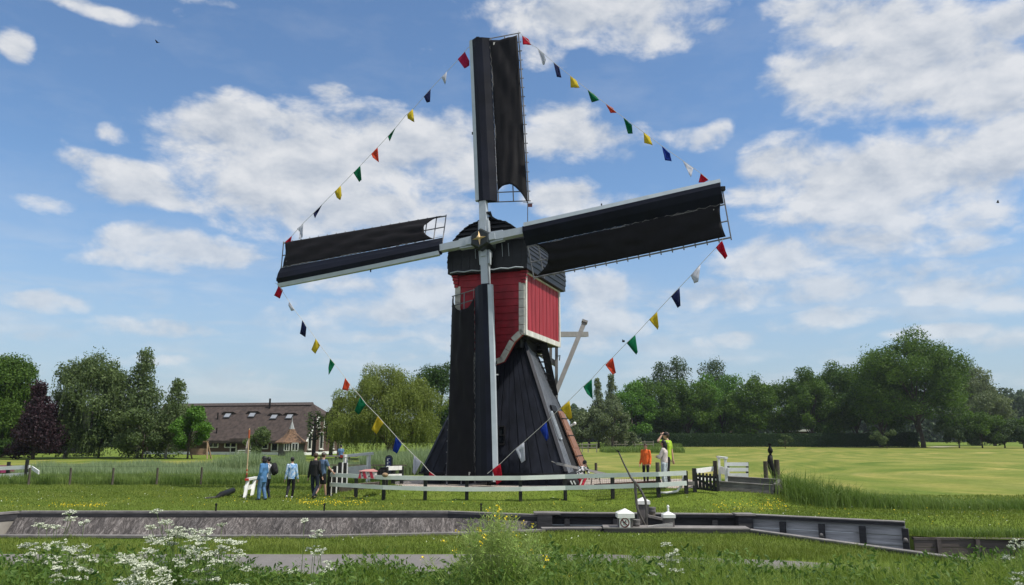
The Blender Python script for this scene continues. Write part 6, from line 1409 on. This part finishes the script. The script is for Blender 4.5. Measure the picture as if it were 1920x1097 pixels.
# ------------------------------------------------------------------ grass, reeds and flowers
def away(x, y, extra=0.):
    k = ~inpoly(x, y, CANAL)&~inpoly(x, y, PATH)&~inpoly(x, y, GRAVEL)
    return k
G_LAWN = leafmat('lawn_blades', (.068, .105, .016), (.165, .20, .040), .3); G_TALL = leafmat('tall_grass_blades', (.065, .115, .022), (.17, .225, .065), .4)
G_REED = leafmat('reed_blades', (.095, .14, .065), (.21, .265, .145), .35); G_VERGE = leafmat('verge_grass', (.07, .125, .018), (.215, .27, .065), .45)
G_WEED = leafmat('dark_weed_leaves', (.030, .070, .013), (.105, .17, .034), .4)
def patchn(x, y, s=1.): return np.sin(x*1.3*s+1.7*np.sin(y*.9*s))*np.cos(y*1.9*s+x*.6*s)+.5*np.sin(x*3.7*s+y*2.9*s)
def scatter(n, x0, x1, y0, y1, seed, dense=0.):
    r = np.random.default_rng(seed); x = r.uniform(x0, x1, n); y = r.uniform(y0, y1, n); return x, y, r
mb = MB()
for (n, x0, x1, y0, y1, h0, w, sd_) in ((90000, -14, 10.5, 15.6, 20.6, .075, .011, 1), (120000, -21, 17, 21.4, 31.5, .06, .015, 2), (60000, -27, -4.5, 31.5, 40.5, .07, .022, 3), (30000, 8.5, 22, 23, 33, .07, .018, 4)):
    x, y, r = scatter(n, x0, x1, y0, y1, sd_); k = away(x, y)&(np.abs(x) < .68*y+1); x, y = x[k], y[k]
    pn = patchn(x, y, .8); hh_ = h0*(.6+.8*r.random(len(x)))*(1+.35*np.clip(pn, -1, 1)+.5*(patchn(x, y, 2.3) > 1.1))
    if y1 < 21: hh_ *= 1.0+.8*(y < 17.6)
    blades(mb, np.column_stack([x, y, hgt(x, y)-.005]), hh_, w, .8, r, .45+.22*pn+.45*(r.random(len(x))-.5))
tag(mb.build('lawn_grass', G_LAWN), 'short grass of the lawn on both sides of the lock', 'grass', kind='stuff')
# reeds and tall grass
mb = MB()
for (n, x0, x1, y0, y1, h, w, sd_) in ((17000, -19, -4.2, 50, 56, 1.35, .035, 11), (9000, -30, -19, 49, 54, .85, .035, 14), (12000, -30, -13, 43.5, 48, .78, .032, 12), (9000, -16, -4, 56, 60, 1.5, .04, 13)):
    x, y, r = scatter(n, x0, x1, y0, y1, sd_); hh_ = h*(.65+.45*r.random(n))*(1+.16*patchn(x*.5, y*.3))*np.where((x/y > -.262)&(x/y < -.19), .5, 1.); blades(mb, np.column_stack([x, y, 0*x]), hh_, w, .3, r, .35+.6*r.random(n)*(1+.2*patchn(x, y)), (-.05, 0))
tag(mb.build('reeds', G_REED), 'band of tall pale green reeds in the ditch on the left', 'reeds', kind='stuff')
mb = MB()
for (n, x0, x1, y0, y1, h, w, sd_) in ((22000, -27, -13.5, 39.9, 43.5, .52, .026, 21), (9000, -13.5, -5.5, 41.0, 43.2, .42, .024, 22), (1500, -8.5, -5.2, 34.5, 36, .2, .02, 29)):
    x, y, r = scatter(n, x0, x1, y0, y1, sd_); hh_ = h*(.5+.6*r.random(n))*(1+.25*patchn(x, y*2)); blades(mb, np.column_stack([x, y, hgt(x, y)]), hh_, w, .5, r, .5+.2*patchn(x, y)+.4*(r.random(n)-.5))
r = np.random.default_rng(25); n = 18000; q = r.random(n)**.9; a0, a1 = np.array([G(1466, 930).x+.2, G(1466, 930).y]), np.array([24, 25.4])
pos = a0+np.outer(q, a1-a0)+r.normal(size=(n, 2))*np.array([.35, .50]); hh_ = (.95-.58*np.clip(q*2.6, 0, 1))*(.5+.6*r.random(n))*(1+.22*patchn(pos[:, 0]*1.4, pos[:, 1]))
blades(mb, np.column_stack([pos, hgt(pos[:, 0], pos[:, 1])]), hh_, .018, .95, r, .45+.25*patchn(pos[:, 0], pos[:, 1])+.4*(r.random(n)-.5))
x, y, r = scatter(6000, 10.9, 24, 21.75, 22.4, 26); y = y-(x-10.75)*.085-.2*0; blades(mb, np.column_stack([x, y, hgt(x, y)]), .28*(.5+.7*r.random(6000)), .016, .8, r)
tag(mb.build('tall_grass', G_TALL), 'uncut tall grass along the posts and the meadow edge', 'grass', kind='stuff')
# far field edge tufts
mb = MB(); x, y, r = scatter(9000, 20, 95, 150, 176, 27); mb2 = MB()
x, y, r = scatter(9000, 12, 38, 176, 181, 28); blades(mb, np.column_stack([x*1.0, y, 0*x]), .9*(.4+.8*r.random(9000)), .12, .5, r)
x, y, r = scatter(5000, 14, 26, 118, 128, 30); blades(mb, np.column_stack([x, y, 0*x]), .9*(.4+.8*r.random(5000)), .09, .5, r)
tag(mb.build('rough_grass', G_TALL), 'rough grass strip at the foot of the far hedge and fences', 'grass', kind='stuff')
# foreground verge
r = np.random.default_rng(31)
def verge_h(x):                                   # height of the verge along the path
    return .79+.06*np.sin(x*1.1+.5)+.06*np.sin(x*2.7)+.06*sstep((x-1.2)/1.5)-.16*sstep((x-2.6)/2.5)-.36*np.exp(-((x+3.5)/.95)**4)-.30*np.exp(-((x+1.4)/.5)**4)
n = 80000; x = r.uniform(-9.8, 10.5, n); y = r.uniform(9.6, 13.6, n); y += np.where(x > 3, (x-3)*-.0, 0); k = ~inpoly(x, y, CANAL)&~(inpoly(x, y, PATH)&(x > 5)&(y > 12.8)); x, y = x[k], y[k]; n = len(x)
gm = .75+.35*patchn(x, y, .7)+.35*sstep((x-.5)/2); keep = r.random(n) < np.clip(gm, .35, 1); x, y = x[keep], y[keep]; n = len(x)
hh_ = verge_h(x)*(.40+.68*r.random(n))*(1-.45*sstep((y-12.2)/1.3)); mb = MB(); blades(mb, np.column_stack([x, y, 0*x]), hh_, .011+.007*r.random(n), .75, r, .5+.2*patchn(x, y, .6)+.5*(r.random(n)-.5), (-.05, 0))
tag(mb.build('verge_grass', G_VERGE), 'long uncut grass of the verge in the foreground', 'grass', kind='stuff')
ns = 2300; x = r.uniform(-9.6, 10, ns); y = r.uniform(9.7, 13.3, ns); k = ~inpoly(x, y, CANAL)&(r.random(ns) < np.clip(.85-.5*sstep((x-1)/2.5)+.3*patchn(x, y, .9), .12, 1)); x, y = x[k], y[k]; ns = len(x)
C_ = []; T_ = []; st_l = MB()
for i in range(ns):
    h = float(verge_h(x[i]))*(.65+.42*r.random())*(1-.35*float(sstep((y[i]-12.2)/1.3))); m_ = 22; q = (np.arange(m_)+.6)/m_*1.0; a = r.random()*6.28+q*14; rad = .045+.05*r.random(m_); lx = r.normal()*.08
    C_.append(np.column_stack([x[i]+lx*q+rad*np.cos(a), y[i]+rad*np.sin(a), h*(.15+.85*q)])); T_.append(np.full(m_, .5+.28*r.normal())+.15*r.normal(size=m_))
C_ = np.concatenate(C_); T_ = np.concatenate(T_); mb = MB(); leaves(mb, C_, .085, np.tile([0, -.3, .9], (len(C_), 1)), T_, .42, r, .25)
tag(mb.build('verge_weeds', G_WEED), 'dark leafy nettles and weeds of the verge in the foreground', 'weeds', kind='stuff')
# a few sprigs growing out of the bank at the canal mouth
mb = MB(); n = 700; x = np.concatenate([r.normal(10.9, .35, n//2), r.normal(9.0, .5, n//2)]); y = np.concatenate([r.normal(16.5, .2, n//2), r.normal(15.2, .25, n//2)])
blades(mb, np.column_stack([x, y, np.full(len(x), -.3)]), .55*(.5+.8*r.random(len(x))), .014, .7, r); tag(mb.build('water_grass', G_VERGE), 'tuft of water grass at the mouth of the canal', 'grass', kind='stuff')
# buttercups and daisies
yel = M('buttercup_yellow', (.80, .60, .01), .5, .1); whi = M('umbel_white', (.58, .61, .48), .7, .15, 30)
mb = MB()
def flowers(mb, px0, px1, py0, py1, n, s, r, dens=1.):
    out = []
    while len(out) < n:
        a, b_ = r.uniform(px0, px1), np.clip(r.normal((py0+py1)/2, (py1-py0)/4), py0, py1)
        g_ = G(a, b_)
        if inpoly(np.array([g_.x]), np.array([g_.y]), CANAL)[0] or inpoly(np.array([g_.x]), np.array([g_.y]), PATH)[0]: n -= 1; continue
        out.append((g_.x, g_.y, g_.z+.06+.08*r.random()))
    o = np.array(out); leaves(mb, o, s, np.tile([0, -.4, .8], (len(o), 1)), r=r, asp=1.)
for a in ((555, 690, 942, 951, 300, .03), (560, 700, 930, 955, 120, .03), (1330, 1480, 938, 968, 250, .03), (1420, 1480, 946, 958, 70, .03), (1590, 1915, 940, 952, 300, .03), (1300, 1915, 935, 990, 120, .024), (90, 200, 948, 956, 160, .03), (0, 600, 930, 955, 120, .028), (700, 1250, 940, 955, 60, .03)):
    flowers(mb, a[0], a[1], a[2], a[3], a[4], a[5], r)
tag(mb.build('buttercups', yel), 'yellow buttercups scattered in patches over the lawn', 'flowers', kind='stuff')
mb = MB()
for a in ((0, 640, 912, 956, 90, .03), (300, 1300, 925, 956, 60, .03), (1300, 1900, 940, 990, 80, .025), (600, 1200, 1008, 1030, 40, .03)): flowers(mb, a[0], a[1], a[2], a[3], a[4], a[5], r)
tag(mb.build('daisies', whi), 'small white daisies dotted over the lawn', 'flowers', kind='stuff')
# cow parsley -----------------------------------------------------------
stem_m = M('green_stems', (.12, .19, .04), .7, .2, 8); fern_m = leafmat('parsley_leaves', (.06, .13, .02), (.15, .24, .05), .3)
def parsley(label, px, Y, top, spread, n, seed, group='cow parsley plants in the foreground', low=.25):
    n = int(n*1.45); r = np.random.default_rng(seed); b_ = onY(px, Y); H = zat(top, Y); t = thing('cow_parsley', label, 'plant', b_, group)
    S = MB(); U = MB(); L_ = MB(); sp = spread/FOC*Y; fl = []; fn = []
    for i in range(n):
        a = r.random()*6.28; rr_ = sp*math.sqrt(r.random()); tx = b_.x+rr_*math.cos(a)*1.0; ty = Y+rr_*math.sin(a)*.5
        tz = H*(1-(low+.55)*(rr_/sp)**1.3*r.random()-low*r.random()*.8) if i else H
        fx_ = b_.x+(tx-b_.x)*.35; mid = Vector((fx_+r.normal()*.03, Y+(ty-Y)*.3, tz*.55)); tip = Vector((tx, ty, tz-.05)); S.tube([b_+Vector((r.normal()*.05, r.normal()*.05, 0)), mid, tip], [.007, .005, .003], 4)
        nu = 11; R_u = .085*(.6+.7*r.random())
        for k in range(nu):
            b2 = r.random()*6.28; q = R_u*math.sqrt(r.random()); c = Vector((tx+q*math.cos(b2), ty+q*math.sin(b2), tz+.012*r.normal()-.25*q)); S.tube([tip, c], .0016, 3)
            m_ = 11; fl.append(np.array(c)+r.normal(size=(m_, 3))*np.array([.011, .011, .004]))
        for k in range(5):
            q = r.random(); c = (b_+UP*.1).lerp(mid, q); fn.append(np.array(c)+r.normal(size=(16, 3))*np.array([.09, .09, .05]))
    F_ = np.concatenate(fl); leaves(U, F_, .017, np.tile([0, -.25, 1], (len(F_), 1)), r=r, asp=1.); N_ = np.concatenate(fn); leaves(L_, N_, .05, r=r, asp=.4)
    S.build('stems', stem_m, t); tag(U.build('flower_umbels', whi, t), kind='stuff'); tag(L_.build('leaves', fern_m, t), kind='stuff')
par = [(345, 10.8, 958, 75, 26, 'tallest cow parsley clump left of the middle, blooms against the dark basin slope'), (420, 10.4, 985, 75, 26, 'cow parsley just right of the tallest clump over the asphalt path'), (310, 9.6, 1015, 60, 22, 'low dense white cow parsley below the tallest clump'),
       (285, 9.0, 1050, 45, 18, 'lowest cow parsley cut by the bottom edge left of the middle'), (120, 11.2, 958, 60, 14, 'cow parsley reaching above the basin edge at far left'), (165, 10.8, 978, 55, 12, 'cow parsley right of the far left one, level with the basin slope'), (150, 10.0, 1028, 50, 7, 'sparse low cow parsley near the bottom left'),
       (603, 10.8, 992, 22, 4, 'thin lone cow parsley left of centre over the grass strip'), (622, 10.4, 1035, 20, 4, 'short lone cow parsley over the path left of centre'), (576, 11.5, 975, 14, 2, 'thin single stem of cow parsley in front of the basin edge'), (1243, 10.8, 1018, 28, 6, 'small cow parsley below the knob topped bollard'), (1900, 10.6, 1012, 40, 10, 'cow parsley at the bottom right corner by the canal')]
for k, a in enumerate(par): parsley(a[5], a[0], a[1], a[2], a[3], a[4], 70+k)
# rapeseed clump
b_ = onY(930, 10.8); t = thing('rapeseed_plant', 'airy light green rapeseed clump with yellow flowers in front of the mill', 'plant', b_); r = np.random.default_rng(88)
S = MB(); Fl = MB(); Lv = MB(); fp = []; lp = []
for i in range(260):
    a = r.normal()*.34; tip = Vector((b_.x+a*1.15, 10.8+r.normal()*.25, max(.45, zat(948, 10.8)*(1-.45*abs(a)-.30*r.random())))); s0 = b_+Vector((a*.35+r.normal()*.05, r.normal()*.08, 0)); mid = s0.lerp(tip, .55)+Vector((r.normal()*.04, 0, .03)); S.tube([s0, mid, tip], [.006, .004, .0018], 4)
    for k in range(10):
        q = .45+.55*r.random(); c = mid.lerp(tip, q) if q > .5 else s0.lerp(mid, q*1.6); e = c+Vector((r.normal()*.06, r.normal()*.05, .05)); S.tube([c, e], .0018, 3)
    if r.random() < .10: fp.append(np.array(tip)+r.normal(size=(7, 3))*np.array([.018, .018, .018]))
    m_ = 14; q = r.random(m_)[:, None]; lp.append(np.array(s0)*(1-q)+np.array(tip)*q+r.normal(size=(m_, 3))*.05)
fp = np.concatenate(fp); lp = np.concatenate(lp); leaves(Fl, fp, .022, np.tile([0, -.5, .7], (len(fp), 1)), r=r, asp=1.); leaves(Lv, lp, .06, r=r, asp=.22)
S.build('stems', M('pale_green_stems', (.28, .36, .10), .7, .2, 8), t); tag(Fl.build('flowers', yel, t), kind='stuff'); Lv.build('leaves', leafmat('rape_leaves', (.16, .26, .05), (.32, .42, .12), .4), t)

# pale track beside the largest tree
mb = MB(); a, b_, c, d = P(1738, 830, 176), P(1768, 830, 176), P(1800, 830, 192), P(1752, 830, 192)
mb.add([Vector((q.x, q.y, .012)) for q in (a, b_, c, d)], [(0, 1, 2, 3)]); tag(mb.build('dirt_track', M('pale_sand', (.34, .29, .22), .9, .3, 2)), kind='structure')

# thin summer haze round the whole place
hm = bpy.data.materials.new('thin_haze'); hm.use_nodes = True; nt = hm.node_tree; nt.nodes.remove(nt.nodes['Principled BSDF'])
pv_ = nt.nodes.new('ShaderNodeVolumePrincipled'); pv_.inputs['Density'].default_value = .00013; pv_.inputs['Color'].default_value = (.80, .88, 1, 1); pv_.inputs['Anisotropy'].default_value = .3
nt.links.new(pv_.outputs[0], nt.nodes['Material Output'].inputs['Volume'])
mb = MB(); mb.box((0, 700, 16.5), (1840, 1420, 38)); tag(mb.build('haze', hm), 'faint pale summer haze over the meadow', 'haze', kind='stuff')
